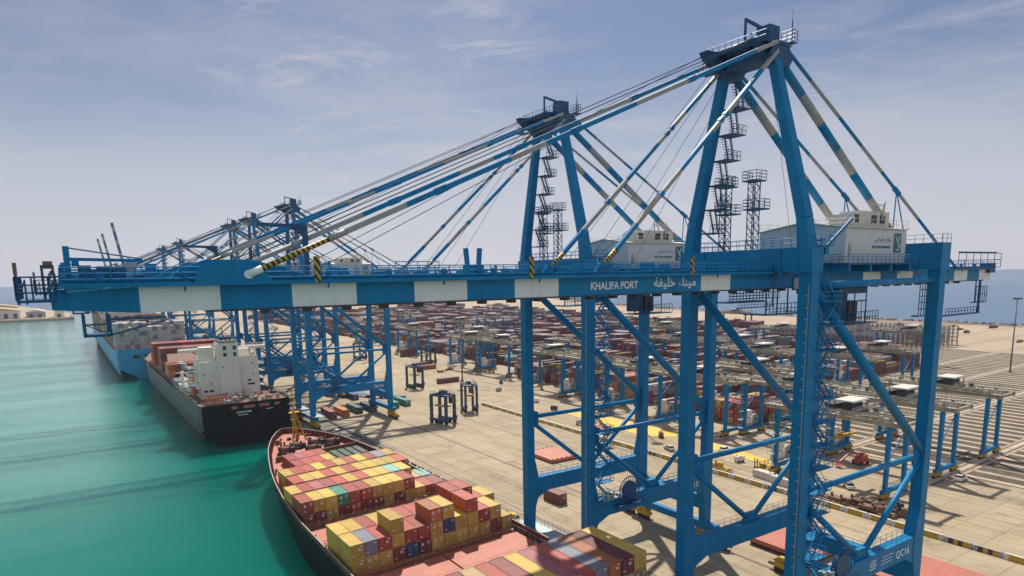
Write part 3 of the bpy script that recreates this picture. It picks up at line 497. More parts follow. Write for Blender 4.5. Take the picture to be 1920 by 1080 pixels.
    if not raised:
        for y0, y1 in ((ya - .9, yn - .75), (yb + .6, yf + .1)):
            p = Vector((-1.4, y0, 79.2)); q_ = Vector((-61, y1, 53.85)); b = MB(); d = (q_ - p).normalized(); Ln = (q_ - p).length
            b.seg(p, p + d * (Ln - 7.8), .21, [3, 0, 3, 0], [4.2, 11, 9, 12], box=True); b.seg(p + d * (Ln - 7.8), p + d * (Ln - 6.4), .25, [3], [9], n=10); b.tube(p + d * (Ln - 6.4), p + d * (Ln - 1.0), .2, 2 if y0 < 9 else 3, 12); b.tube(p + d * (Ln - 1.0), q_, .27, 1, 12)
            for f in (.24, .5, .74): b.beam(p + d * (Ln * f - .5), p + d * (Ln * f + .5), .54, .54, 0)
            b.build('outer_forestay', BW, t)
            p = Vector((-.9, y0 + (.2 if y0 < 9 else -.2), 78.4)); q_ = Vector((-27.8, y1 + (.6 if y0 < 9 else -.6), 54.2)); b = MB(); d = (q_ - p).normalized(); Ln = (q_ - p).length
            b.seg(p, p + d * (Ln - 2.4), .2, [3, 0, 3, 0, 3, 0], [3.8, 5.2, 6, 6.5, 8.5, 9], box=True); b.tube(p + d * (Ln - 2.4), q_, .26, 2, 10)
            for f in (.33, .36, .7): b.beam(p + d * (Ln * f - .3), p + d * (Ln * f + .3), .5, .5, 0)
            b.build('inner_forestay', BW, t)
            bk = MB(); bk.prism([(-29.2, ZT), (-28.2, 54.6), (-27.2, 54.6), (-26, ZT)], y1 + .35 if y0 < 9 else y1 - .65, y1 + .75 if y0 < 9 else y1 - .3); bk.build('bracket', M['blue'], t)
        r = MB()
        for k in range(4):
            y = 7 + k * 1.2
            r.tube((-3, y, 79.3), (-22 - k * 2.2, y, ZT + .3), .03, 0, 4)
        for y in (ya + .3, yb - .2):
            r.tube((-3.3, y, 79.7), (-62, y, ZT + 1.2), .045, 0, 4); r.tube((-3.3, y + .4, 79.9), (-55, y + .4, ZT + 1.2), .03, 0, 4)
        r.tube((.3, ya + 1, 77.4), (6, ya + 1, 57), .03, 0, 4)
        r.build('hoist_ropes', M['dark'], t)
    else:
        d = Vector((math.cos(math.radians(99)), 0, math.sin(math.radians(99)))); o_ = Vector((-2.4, 0, 52.5)); b = MB(); px = Vector((d.z, 0, -d.x))
        for y in (5.1, 12.5):
            i = 0; l = 0
            while l < 69: b.beam(o_ + d * l + Vector((0, y, 0)), o_ + d * min(70, l + 5) + Vector((0, y, 0)), 2.4, 2.4, 7 if i % 3 else 3); l += 5; i += 1
        for k in range(14): b.beam(o_ + d * (k * 5) + Vector((0, 5.1, 0)), o_ + d * (k * 5 + (5 if k % 2 else 0)) + Vector((0, 12.5, 0)), .5, .5, 0)
        b.build('raised_boom', BW, t)
    # machinery house
    h = MB(); xh0, xh1, y0, y1, z0, z1 = 11.3, 26.3, 2.5, 15.2, 54.35, 58.75; ym = (y0 + y1) / 2
    h.prism([(y0, z0), (y1, z0), (y1, z1), (ym, z1 + .9), (y0, z1)], xh0, xh1, 0, 'x')
    ho = h.build('house_body', M['house'], t)
    h = MB(); h.hexa([(xh0 - .2, y0 - .25, z1 + .01), (xh1 + .2, y0 - .25, z1 + .01), (xh1 + .2, ym, z1 + .93), (xh0 - .2, ym, z1 + .93), (xh0 - .2, y0 - .25, z1 + .13), (xh1 + .2, y0 - .25, z1 + .13), (xh1 + .2, ym, z1 + 1.05), (xh0 - .2, ym, z1 + 1.05)])
    h.hexa([(xh0 - .2, ym, z1 + .93), (xh1 + .2, ym, z1 + .93), (xh1 + .2, y1 + .25, z1 + .01), (xh0 - .2, y1 + .25, z1 + .01), (xh0 - .2, ym, z1 + 1.05), (xh1 + .2, ym, z1 + 1.05), (xh1 + .2, y1 + .25, z1 + .13), (xh0 - .2, y1 + .25, z1 + .13)])
    for yy in (y0 - .1, y1 + .1): h.rail((xh0, yy, z1 + .1), (xh1, yy, z1 + .1), 1.1, .03, 1.4)
    h.rail((xh0, y0, z1 + .1), (xh0, y1, z1 + .1), 1.1, .03, 1.4); h.build('house_roof', M['cream'], t)
    h = MB(); h.box(13.2, 16.2, 3.4, 6, 59.0, 60.6, 0); h.box(16.2, 23.2, 3.4, 6.4, 59, 61.1, 0); h.tube((13.9, 3.3, 59.9), (13.9, 6, 59.9), .72, 0, 14)
    for x in (14.3, 18.7, 20.8): h.box(x, x + 1.3, 3.34, 3.4, 59.5, 60.6, 1)
    h.tube((21.2, 3.3, 60), (21.2, 3.1, 62.4), .16, 0, 8); h.beam((18.0, 3.1, 62.0), (21.2, 3.1, 61.9), .14); h.build('cooling_unit', [M['cream'], M['dark']], ho)
    pl = MB().box(23.1, 24.9, y0 - .08, y0 - .002, 55.7, 58.25); po = pl.build('logo_panel', M['teal'], ho)
    e = MB(); 
    for a, b_ in (((23.35, 57.9), (24.45, 56.2)), ((24.55, 57.9), (23.9, 56.9)), ((23.9, 57.2), (24.5, 56.3)), ((24.5, 56.3), (24.1, 55.95)), ((24.1, 55.95), (23.6, 56.1)), ((24.65, 57.1), (24.6, 56.3))): e.beam((a[0], y0 - .1, a[1]), (b_[0], y0 - .1, b_[1]), .04, .13)
    e.build('emblem', M['letter'], po)
    text_obj('lettering', 'ABU DHABI TERMINALS', .46, M['teal'], ho, (17.6, y0 - .03, 56.25), (math.pi / 2, 0, 0), .01, sx=.95, bold=.012)
    text_obj('lettering', '\uFEF2\uFE92\uFEC7\uFEEE\uFE91\uFE83 \uFE8A\uFED3\uFE8D\uFEAE\uFEE3', .8, M['greylet'], ho, (18.2, y0 - .03, 57.15), (math.pi / 2, 0, 0), .01)
    MB().box(12.0, 12.6, y0 - .05, y0 - .002, 55.2, 56.8).build('door', M['grey'], ho)
    MB().box(xh0 - .06, xh0 - .002, 5.2, 7.6, 57.1, 57.45).build('vent', M['dark'], ho)
    h = MB(); h.box(9.6, 27.2, y0 - 1.5, y1 + 1.5, 54.1, 54.3, 1)
    for x in (10, 15, 20, 25): h.box(x, x + .4, y0 - 1.4, y1 + 1.4, ZT + .12, 54.1, 0)
    for p, q_ in (((9.6, y0 - 1.5), (27.2, y0 - 1.5)), ((9.6, y0 - 1.5), (9.6, y1 + 1.5)), ((27.2, y0 - 1.5), (27.2, y1 + 1.5))): h.rail((*p, 54.3), (*q_, 54.3), 1.1, .035, 1.1, rails=(1, .7, .4))
    h.build('house_platform', [M['blue'], M['navy']], t)
    # rear platform
    h = MB()
    h.box(44.5, 59.8, yn - 1.2, yf + 1.2, ZT + .3, ZT + .42)
    for p, q_ in (((44.5, yn - 1.2), (59.8, yn - 1.2)), ((59.8, yn - 1.2), (59.8, yf + 1.2)), ((44.5, yf + 1.2), (59.8, yf + 1.2))): h.rail((*p, ZT + .42), (*q_, ZT + .42), 2.2 if p[1] < 9 and q_[1] < 9 else 1.2, .05, 2.4, rails=(1, .5))
    h.beam((44.5, yn - 1.2, ZT + 2.7), (57.8, yn - 1.2, ZT + 2.7), .2, .28); h.box(57.5, 59.6, yn - .6, yn + 1, 52.6, 54.2)
    h.beam((55.8, yn, ZB), (55.8, yn, 46.1), .28); h.beam((54.3, yn, ZB), (54.3, yn, 47.8), .14); h.box(43.8, 56, yn - .3, yn + .3, 45.9, 46.12); h.rail((43.8, yn - .3, 46.1), (55.6, yn - .3, 46.1), 1.0, .05, 1.0); h.box(53.6, 57.6, yn - .4, yn + .4, 47.7, 47.85); h.rail((53.6, yn - .4, 47.8), (57.6, yn - .4, 47.8), 2.6, .06, .8)
    h.box(34.6, 37, yn - .5, yn + .5, 46.3, 46.5); h.rail((34.6, yn - .5, 46.5), (37, yn - .5, 46.5), 4.8, .07, .8, rails=(.2, .4, .6, .8, 1)); h.build('rear_platform', M['navy'], t)
    MB().box(44.6, 46.0, yn - .05, yn - .01, 50.9, 51.5).build('sign_plate', M['white'], t)
    # trolley with operator cabin
    h = MB(); xs = (1.2 if raised else 3.0)
    h.box(xs + 13, xs + 20, 5.6, 12.1, 50.2, 51.2); h.box(xs + 13.2, xs + 15.5, 6, 8, 46.5, 50.2)
    for x in (xs + 13.1, xs + 15, xs + 17, xs + 20): h.beam((x, 5.7, 50.2), (x, 5.7, 45.9), .12)
    h.box(xs + 13, xs + 22.5, 5.2, 8.6, 45.9, 46.05); h.rail((xs + 13, 5.2, 46.05), (xs + 22.5, 5.2, 46.05), 1.6, .05, .7); h.build('trolley', M['navy'], t)
    MB().box(xs + 15.8, xs + 18, 5.8, 8.2, 46.4, 49.2).build('operator_cabin', M['dark'], t)
    h = MB()
    for x in (-1, 1.2, 3.3, 5.5, 7.4):
        h.beam((x, 4.9, 51.3), (x, 4.9, 48.2), .13)
    h.box(-1.2, 7.7, 4.7, 8, 48.1, 48.3); h.rail((-1.2, 4.75, 48.3), (7.6, 4.75, 48.3), 1.2, .05, .7); h.rail((-8.2, 4.6, 50), (-1.5, 4.6, 50), 1.3, .06, .6, rails=(1, .75, .5, .25)); h.box(-8.4, -1.4, 4.5, 6.4, 49.85, 50); h.build('maintenance_cage', M['navy'], t)
    MB().box(3.6, 7.2, 4.3, 4.48, 51.2, 52.6).build('electric_cabinet', M['grey'], t)
    # cable reel on the portal beam
    h = MB()
    for k in range(26):
        a0 = k * math.tau / 26; h.beam((8.6 + .6 * math.cos(a0), -1.25, 15.6 + .6 * math.sin(a0)), (8.6 + 2.35 * math.cos(a0), -1.25, 15.6 + 2.35 * math.sin(a0)), .07, .1); h.beam((8.6 + 2.35 * math.cos(a0), -1.25, 15.6 + 2.35 * math.sin(a0)), (8.6 + 2.35 * math.cos(a0 + .2417), -1.25, 15.6 + 2.35 * math.sin(a0 + .2417)), .14)
    h.tube((8.6, -1.5, 15.6), (8.6, -.9, 15.6), 1.55, 0, 24); h.box(5.4, 11, -2.1, -.7, 13.0, 13.15); h.rail((5.4, -2.1, 13.15), (11, -2.1, 13.15), 1.1, .04, .8); h.build('cable_reel', M['navy'], t)
    h = MB()
    for i in range(5): h.box(2.2 + i * .9, 2.9 + i * .9, -1.6, -.8, 14.6, 14.9 + (i % 3) * .5)
    h.build('equipment', M['galv'], t)
    # lift shaft ladder marks and zigzag stairs beside the near waterside leg
    h = MB()
    for i in range(34): h.box(-.92, -.82, -.5, -.2, 5 + i * 1.38, 5.14 + i * 1.38)
    h.box(-.9, -.87, -.62, -.52, 4.5, 52); h.build('ladder', M['grey'], t)
    h = MB(); z = 15.0; k = 0
    while z < 50:
        s = k % 2; xa, xb = (1.3, 4.0) if s else (4.0, 1.3)
        h.box(.9, 4.6, -1.5, .2, z, z + .1); h.rail((.9, -1.5, z + .1), (4.6, -1.5, z + .1), 1.1, .045, .75); h.rail((4.6, -1.5, z + .1), (4.6, .2, z + .1), 1.1, .045, .75); h.rail((.9, .2, z + .1), (4.6, .2, z + .1), 1.1, .045, .9)
        h.beam((xa, -1.2, z + .1), (xb, -1.2, z + 2.9), .08, .2); h.beam((xa, -.4, z + .1), (xb, -.4, z + 2.9), .08, .2)
        for i in range(9): h.box(xa + (xb - xa) * i / 9 - .12, xa + (xb - xa) * i / 9 + .12, -1.18, -.42, z + .2 + i * .31, z + .24 + i * .31)
        h.tube((xa, -1.25, z + 1.1), (xb, -1.25, z + 3.9), .04, 0, 4); z += 2.9; k += 1
    h.build('stairs', M['blue'], t)
    # stairs on the far A-frame leg
    h = MB()
    def legpt(z, y0, y1): f = (z - 56.1) / (78.6 - 56.1); return (-.2 - .7 * f, y0 + (y1 - y0) * f)
    z = 58.5; 
    while z < 75.5:
        x, y = legpt(z, S, yb); h.box(x + .5, x + 3.0, y - 2.8, y - .2, z, z + .12)
        h.rail((x + .5, y - 2.8, z + .1), (x + 3, y - 2.8, z + .1), 1.1, .04, .6); h.rail((x + 3, y - 2.8, z + .1), (x + 3, y - .2, z + .1), 1.1, .04, .6)
        x2, y2 = legpt(z + 3, S, yb)
        h.beam((x + 2.6, y - 1.2, z), (x2 + .9, y2 - 1.2, z + 3), .1, .32); h.beam((x + 2.6, y - 2.0, z), (x2 + .9, y2 - 2.0, z + 3), .1, .32); h.tube((x + 2.6, y - 2, z + 1), (x2 + .9, y2 - 2.0, z + 4), .035, 0, 4)
        for i in range(10): f = i / 10; xx = x + 2.6 + (x2 + .9 - x - 2.6) * f; h.box(xx - .12, xx + .12, y - 2.0, y - 1.2, z + 3 * f, z + 3 * f + .04)
        z += 3
    h.build('stairs', M['navy'], t)
    # floodlight and landing towers on the waterside cross beam
    for yy, ht, arm in ((12.2, 64.0, -1), (8.0, 64.3, 1)):
        h = MB(); w2 = .5
        for sx_ in (-w2, w2):
            for sy in (-w2, w2): h.beam((sx_, yy + sy, 56.1), (sx_, yy + sy, ht), .09)
        z = 56.3; k = 0
        while z < ht - .6:
            for sy in (-w2, w2): h.beam((-w2, yy + sy, z), (w2, yy + sy, z + .9), .06) if k % 2 else h.beam((w2, yy + sy, z), (-w2, yy + sy, z + .9), .06)
            for sx_ in (-w2, w2): h.beam((sx_, yy - w2, z), (sx_, yy + w2, z + .9), .06); h.beam((sx_, yy - w2, z), (sx_, yy + w2, z), .06)
            z += .9; k += 1
        for zz, ya_, yb_ in ((ht, -1.0, 1.0), (ht - 3.4, -1.6, .8)):
            h.box(-1, 1, yy + ya_, yy + yb_, zz, zz + .16)
            for p, q_ in (((-1, yy + ya_), (-1, yy + yb_)), ((-1, yy + ya_), (1, yy + ya_)), ((1, yy + ya_), (1, yy + yb_)), ((-1, yy + yb_), (1, yy + yb_))): h.rail((*p, zz + .1), (*q_, zz + .1), 1.15, .04, .7, rails=(1, .66, .33))
        h.build('lattice_tower', M['navy'], t)
    # landing outside the near A-frame leg
    h = MB(); h.box(.9, 3.6, -.6, 2.4, 56.2, 56.35); h.rail((.9, -.6, 56.3), (3.6, -.6, 56.3), 1.1, .04, .7); h.rail((3.6, -.6, 56.3), (3.6, 2.4, 56.3), 1.1, .04, .7); h.beam((3.6, .2, 56.3), (8.6, .2, 59.6), .1, .4); h.tube((3.6, .1, 57.3), (8.6, .1, 60.6), .04); h.box(2.2, 2.9, -.5, 0, 55.3, 56.1); h.build('landing', M['blue'], t)
    return t

K1 = make_crane(2, 'QC16'); K1.location = (0, 45.9, 0)
K1['label'] = 'blue and white gantry crane QC16 with KHALIFA PORT on its boom, nearest crane'
def crane_copy(src, y, label, number=None):
    c = copy_tree(src); c.location = (0, y, 0); c['label'] = label; c['group'] = 'quay gantry cranes'
    if number:
        for p in kids(c):
            for s in kids(p):
                if s.name.startswith('lettering') and s.parent.name.startswith('portal_beam') and len(s.data.vertices) > 100:
                    s.data = NUM[number]
    return c
K1['group'] = 'quay gantry cranes'
NUM = {}
for nn in ('QC15', 'QC14', 'QC13', 'QC12', 'QC11', 'QC10'):
    o = text_obj('lettering', nn, 1.5, M['letter'], None, (0, 0, 0), (0, 0, 0), .01, bold=.02); NUM[nn] = o.data; bpy.data.objects.remove(o)
crane_copy(K1, 85.2, 'blue and white gantry crane QC15, second from the viewer, over the red-decked ship', 'QC15')
crane_copy(K1, 239, 'blue and white gantry crane QC14 beside the stern of the black-sterned ship', 'QC14')
crane_copy(K1, 297, 'blue gantry crane QC13 just behind crane QC14 on the quay', 'QC13')
crane_copy(K1, 336, 'blue gantry crane QC12, fifth from the viewer, third behind the black-sterned ship', 'QC12')
crane_copy(K1, 502, 'blue gantry crane QC11 far down the quay beside the light blue ship', 'QC11')
crane_copy(K1, 592, 'blue gantry crane QC10, farthest of those with the boom lowered', 'QC10')
K2 = make_crane(1, 'QC09', True); K2.location = (0, 905, 0); K2['group'] = 'quay gantry cranes'
K2['label'] = 'distant blue gantry crane with raised boom, tallest of the three raised booms'
crane_copy(K2, 1110, 'distant blue gantry crane with raised boom, middle of the three raised booms')
crane_copy(K2, 1240, 'distant blue gantry crane with raised boom, lowest of the three raised booms')

# ---------------------------------------------------------------- containers
CW, CHH = 2.44, 2.59
_cm = {}
def cont_meshes(L_, col):
    k = (L_, col)
    if k in _cm: return _cm[k]
    b = MB(); hw = CW / 2; m = 0
    b.box(-hw + .03, hw - .03, .03, L_ - .03, .1, CHH - .06)
    for x in (-hw, hw - .14):
        for y in (0, L_ - .14): b.box(x, x + .14, y, y + .14, 0, CHH)
        b.box(x, x + .14, .14, L_ - .14, CHH - .16, CHH - .02); b.box(x, x + .14, .14, L_ - .14, 0, .14)
    for y in (0, L_ - .14): b.box(-hw + .14, hw - .14, y, y + .14, CHH - .16, CHH - .02); b.box(-hw + .14, hw - .14, y, y + .14, 0, .14)
    for x in (-hw - .004, hw - .17):
        for y in (-.004, L_ - .17): b.box(x, x + .174, y, y + .174, CHH - .12, CHH + .006, 1)
    me = bpy.data.meshes.new('shipping_container'); me.from_pydata(b.v, [], b.f); me.materials.append(M['c' + col]); me.materials.append(M['grey']); me.polygons.foreach_set('material_index', b.m)
    d = MB()
    d.box(-1.0, -.02, -.035, .03, .18, CHH - .2); d.box(.02, 1.0, -.035, .03, .18, CHH - .2)
    d.box(.45, .95, -.044, -.036, 2.1, 2.22, 2); d.box(.55, .95, -.044, -.036, 1.9, 1.98, 2); d.box(-.9, -.5, -.044, -.036, .5, .7, 2)
    for x in (-.75, -.3, .3, .75): d.tube((x, -.06, .16), (x, -.06, CHH - .18), .022, 1, 4)
    me2 = [];
    for v in range(3):
        d2 = MB(); d2.v = list(d.v); d2.f = list(d.f); d2.m = list(d.m); d2.sm = list(d.sm)
        if v == 1: d2.box(.15, .62, -.045, -.036, 1.35, 1.75, 2)
        if v == 2: d2.box(-.75, -.35, -.045, -.036, 1.5, 2.0, 2); d2.box(.3, .85, -.045, -.036, 1.7, 1.85, 2)
        mm = bpy.data.meshes.new('door'); mm.from_pydata(d2.v, [], d2.f)
        for q_ in (M['c' + col], M['grey'], M['letter']): mm.materials.append(q_)
        mm.polygons.foreach_set('material_index', d2.m); me2.append(mm)
    _cm[k] = (me, me2); return _cm[k]
NC = [0]
rc = random.Random(11)
def container(M4, L_, col, label, group, door=True):
    me, ds = cont_meshes(L_, col)
    o = bpy.data.objects.new('shipping_container', me); C.objects.link(o); o.matrix_world = M4; NC[0] += 1
    tag(o, label, 'container', group)
    if door:
        d = bpy.data.objects.new('door', rc.choice(ds)); C.objects.link(d); setpar(d, o)
    return o
TENS = ['', '', 'twenty', 'thirty', 'forty']
def nth(i):
    i += 1
    if i <= 20: return (ORD + ['nineteenth', 'twentieth'])[i - 1]
    return TENS[i // 10] + ('-' + ORD[i % 10 - 1] if i % 10 else '-ieth')[:] if i % 10 else {30: 'thirtieth', 40: 'fortieth'}[i]
ORD = ['first', 'second', 'third', 'fourth', 'fifth', 'sixth', 'seventh', 'eighth', 'ninth', 'tenth', 'eleventh', 'twelfth', 'thirteenth', 'fourteenth', 'fifteenth', 'sixteenth', 'seventeenth', 'eighteenth']

# ---------------------------------------------------------------- near ship (heels a little towards open water)
HEEL = .038
ship = thing('container_ship', 'container ship with salmon red deck and yellow foremast, moored at the near quay', 'ship', (-36.0, 0, 0), 0, 'container ships moored along the quay')
ship.rotation_euler = (0, -HEEL, 0)
SM = Matrix.Translation((-36.0, 0, 0)) @ Matrix.Rotation(-HEEL, 4, 'Y')
XC = 16.0
def outline(z_at):
    hw = [(-45, 16.7), (0, 16.7), (60, 16.8), (100, 16.8), (130, 16.6), (145, 15.9), (155, 14.9), (163, 13.7), (171, 12.1), (179, 10.2), (186, 8.0), (192, 5.8), (197, 3.4), (200, 1.6), (201, .01)]
    return hw
def ztop(y): return 4.5 + max(0, min(1, (y - 120) / 60)) ** 1.3 * 3.6
hull = MB(); hw = outline(0); n = len(hw); ring = []
for y, h in hw:                                # flared hull: deck edge, knuckle, waterline
    f = max(0, min(1, (y - 120) / 80)); zt = ztop(y); hwl = h * (1 - f ** 1.5 * .55)
    for s in (-1, 1):
        ring.append([(XC + s * h, y, zt + .9), (XC + s * h, y, zt - .3), (XC + s * (h * .97 + hwl * .03) if f else XC + s * h, y - f * .6, zt - 2), (XC + s * hwl, y - f * 5, SEA - 1.5)])
for i in range(n - 1):
    for s in (0, 1):
        A_ = ring[2 * i + s]; B_ = ring[2 * (i + 1) + s]
        for k in range(3):
            b = len(hull.v); hull.v += [A_[k], A_[k + 1], B_[k + 1], B_[k]]; hull.face([b, b + 1, b + 2, b + 3] if s else [b + 3, b + 2, b + 1, b], 1 if k == 0 else 0, True)
hull.build('hull', [M['hullblack'], mat('rusty_red_strake', (.14, .045, .035), .6, var=.3, vs=.3, streak=.5, dirt=(.06, .03, .025))], ship)
d = MB()
for i in range(n - 1):
    (ya_, ha), (yb_, hb) = hw[i], hw[i + 1]; b = len(d.v); za = ztop(ya_) - (.9 if ya_ < 150 else .6); zb_ = ztop(yb_) - (.9 if yb_ < 150 else .6)
    d.v += [(XC - ha + .05, ya_, za), (XC + ha - .05, ya_, za), (XC + hb - .05, yb_, zb_), (XC - hb + .05, yb_, zb_)]; d.face([b, b + 1, b + 2, b + 3])
d.build('deck', M['deckred'], ship)
gw = MB()
for i in range(n - 1):
    (ya_, ha), (yb_, hb) = hw[i], hw[i + 1]
    for s in (-1, 1):
        gw.beam((XC + s * (ha + .02), ya_, ztop(ya_) + .95), (XC + s * (hb + .02), yb_, ztop(yb_) + .95), .2, .1, 0)
        if ya_ >= 130:
            m_ = max(1, int((yb_ - ya_) / 1.3))
            for k in range(m_):
                t_ = k / m_; x_ = ha + (hb - ha) * t_; y_ = ya_ + (yb_ - ya_) * t_; z_ = ztop(y_)
                gw.hexa([(XC + s * (x_ - .1), y_ - .09, z_ - .6), (XC + s * (x_ - .1), y_ + .09, z_ - .6), (XC + s * (x_ - .9), y_ + .09, z_ - .6), (XC + s * (x_ - .9), y_ - .09, z_ - .6), (XC + s * (x_ - .05), y_ - .09, z_ + .85), (XC + s * (x_ - .05), y_ + .09, z_ + .85), (XC + s * (x_ - .3), y_ + .09, z_ + .85), (XC + s * (x_ - .3), y_ - .09, z_ + .85)], 1)
gw.build('bulwark', [M['gunwale'], M['bootred']], ship)
hc = MB()
for x0, x1 in ((1.0, 16.35), (16.75, 31.2)): hc.box(x0, x1, 82.3, 94.6, 2.6, 3.95); hc.box(x0, x1, 94.9, 101.9, 2.6, 3.95)
hcs = []
def hatch(x0, x1, y0, y1, z0, z1, m='deckred', fittings=True):
    b = MB(); b.box(x0, x1, y0, y1, z0, z1)
    if fittings:
        for i in range(int((x1 - x0) / 2.5) + 1):
            for y in (y0 + .35, y1 - .35): b.box(x0 + .3 + i * 2.45, x0 + .55 + i * 2.45, y - .12, y + .12, z1, z1 + .07, 1)
        for yy in (y0 + .1, y1 - .25): b.box(x0, x1, yy, yy + .12, z0 - .35, z0, 2)
        for k in range(1, 3): b.box(x0 + .2, x1 - .2, y0 + (y1 - y0) * k / 3 - .04, y0 + (y1 - y0) * k / 3 + .04, z1, z1 + .03, 0)
    return b.build('hatch_cover', [M[m], M['ypaint'], M['dark']], ship)
for x0, x1 in ((.3, 15.85), (16.25, 31.9)):
    hatch(x0, x1, 81.3, 101.2, 3.1, 3.95); hatch(x0, x1, 102.6, 117.3, 3.1, 3.95); hatch(x0, x1, 60, 79.9, 3.1, 3.95); hatch(x0, x1, 36, 58, 3.1, 3.95)
hatch(.3, 32, 129.6, 143.9, 3.1, 3.8); hatch(2.2, 29.4, 144.2, 158.2, 3.4, 3.8)
hatch(9.0, 17.7, 158.6, 171.6, 6.3, 6.75)
cm = MB(); cm.box(.2, 32, 36, 130, 2.3, 3.0); cm.box(1.2, 31, 130, 144, 2.8, 3.1); cm.box(3, 28.8, 144, 158, 3.0, 3.4)
for y in (80.6, 102, 118.5, 128.7): cm.box(.3, 31.8, y - .35, y + .35, 3.0, 4.3 if y > 110 else 3.7); cm.rail((.3, y, 4.2 if y > 110 else 3.7), (31.8, y, 4.2 if y > 110 else 3.7), 1.0, .05, 1.4)
for y in (118, 129, 81):
    for i in range(14): cm.box(1 + i * 2.3, 1.6 + i * 2.3, y - .5, y + .4, 3.1, 4.3 + (i % 3) * .3, 0)
cm.build('hatch_coaming', M['brown'], ship)
sd_ = MB()
for s in (-1, 1):
    x_ = XC + s * 16.35
    sd_.rail((x_, 36, 3.7), (x_, 128, 3.7), 1.1, .045, 1.8)
    for i in range(12): sd_.box(x_ - s * .9 - .2, x_ - s * .9 + .2, 40 + i * 7.7, 40.5 + i * 7.7, 3.6, 4.4)
sd_.build('side_railing', M['gunwale'], ship)
# forecastle clutter
gh = MB(); gh.box(19.2, 27.6, 162.6, 172.4, 5.6, 7.2); 
for i in range(4): gh.box(19.6 + i * 2.1, 21.2 + i * 2.1, 163 + (i % 2), 171.6, 7.2, 7.5)
gh.build('hatch_cover', M['greenh'], ship)
MB().box(6.0, 28.5, 172.6, 173.0, 6.3, 8.2).build('breakwater', M['brown'], ship); MB().box(5.2, 7.0, 157.5, 160.0, 5.0, 7.6).build('deck_locker', M['brown'], ship)
r5 = random.Random(5)
for i, (wx, wy) in enumerate(((9.8, 178), (13.5, 180.5), (18.5, 180.5), (22.3, 178), (16, 174.8))):
    b = MB(); b.tube((wx - 1.4, wy, 8.5), (wx + 1.4, wy, 8.5), .75, 0, 12); b.tube((wx - 1.5, wy, 8.5), (wx - 1.35, wy, 8.5), 1.05, 1, 14); b.tube((wx + 1.35, wy, 8.5), (wx + 1.5, wy, 8.5), 1.05, 1, 14); b.box(wx - 1.9, wx + 1.9, wy - .9, wy + .9, 7.2, 7.6, 1); b.box(wx + 1.6, wx + 2.6, wy - .5, wy + .6, 7.4, 8.8, 1)
    b.build('mooring_winch', [M['brown'], M['dark']], ship)
for i in range(46):
    y = r5.uniform(160, 193); hwid = 13.5 - (y - 160) * .27; x = XC + r5.uniform(-hwid, hwid)
    if 5 < x < 28.5 and y < 172.6: continue
    b = MB(); h = r5.uniform(.4, 1.5); zz = ztop(y) - .6
    if i % 3 == 0: b.tube((x, y, zz), (x, y, zz + h), .28, 0, 8); b.tube((x, y, zz + h), (x, y, zz + h + .12), .42, 0, 8); b.tube((x + .9, y, zz), (x + .9, y, zz + h), .28, 0, 8); nm = 'bollard'
    elif i % 3 == 1: b.box(x - .5, x + .6, y - .3, y + .4, zz, zz + h * .8); b.tube((x, y - .3, zz + h * .8), (x, y + .5, zz + h * .8), .25, 1, 8); nm = 'fairlead'
    else: b.tube((x, y, zz), (x, y, zz + .9), .2, 0, 8); b.tube((x, y, zz + .9), (x + .35, y - .1, zz + 1.15), .32, 0, 8); nm = 'vent'
    b.build(nm, [M[r5.choice(['brown', 'dark', 'bootred', 'dark'])], M['gunwale']], ship)
fm = MB(); mx_, my_ = 16.6, 190.6
for s in (-1, 1): fm.beam((mx_ + s * 1.9, my_ - 2.6, 7.4), (mx_ + s * .25, my_, 15.5), .32, .32, 0, .2, .2)
fm.tube((mx_, my_, 7.4), (mx_, my_, 18.5), .36, 0, 10, .22); fm.tube((mx_, my_, 18.5), (mx_, my_, 22.3), .12, 0, 6)
fm.box(mx_ - 1.4, mx_ + 1.4, my_ - .9, my_ + .9, 15.4, 15.55); fm.rail((mx_ - 1.4, my_ - .9, 15.5), (mx_ + 1.4, my_ - .9, 15.5), 1., .05, .7); fm.tube((mx_ - 1.6, my_, 18.0), (mx_ + 1.6, my_, 18.0), .09, 0, 6)
for z in (9.5, 11.5, 13.5): fm.tube((mx_ - 1.6 + (z - 7.4) * .19, my_ - 2.1 + (z - 7.4) * .25, z), (mx_ + 1.6 - (z - 7.4) * .19, my_ - 2.1 + (z - 7.4) * .25, z), .1, 0, 6)
fm.build('foremast', M['yellow'], ship)

def on_ship(x, y, z, L_, col, label, grp='containers stacked on the near ship', door=True):
    return container(SM @ Matrix.Translation((x + CW / 2, y, z)), L_, col, label, grp, door)
P25 = 2.52
def rowc(name, y, L_, x0, tiers, zb):
    # tiers: list (from bottom) of (start column, colour string); '.' leaves a gap
    for ti, (c0, s) in enumerate(tiers):
        for i, c in enumerate(s):
            if c == '.' or (ti == 0 and 'facing' not in name and 'front' not in name and 0 < i < len(tiers[1][1]) - 1): continue
            on_ship(x0 + (c0 + i) * P25, y, zb + ti * (CHH + .03), L_, c, f"{CN[c]} container {ORD[c0 + i]} from the sea side, tier {['one', 'two', 'three', 'four'][ti]}, {name}")
L20, L40 = 6.06, 12.19
rowc('row at the bow', 152.1, L20, 2.7, [(0, 'YRRMRRRMRRY'), (0, 'YRRYRYRYREY')], 3.8)
rowc('second row from the bow', 145.2, L20, 2.7, [(0, 'YRYMRMRMRRN'), (0, 'RYYRYRYYYYR')], 3.8)
rowc('third row from the bow', 138.2, L20, .25, [(0, 'RRYRMRMRMTTTC'), (0, 'YRPMRYRYYCY')], 3.8)
rowc('row facing the viewer', 131.3, L20, .25, [(0, 'MNYNRNMYNYYRM'), (0, 'RYYGRRYYYR')], 3.8)
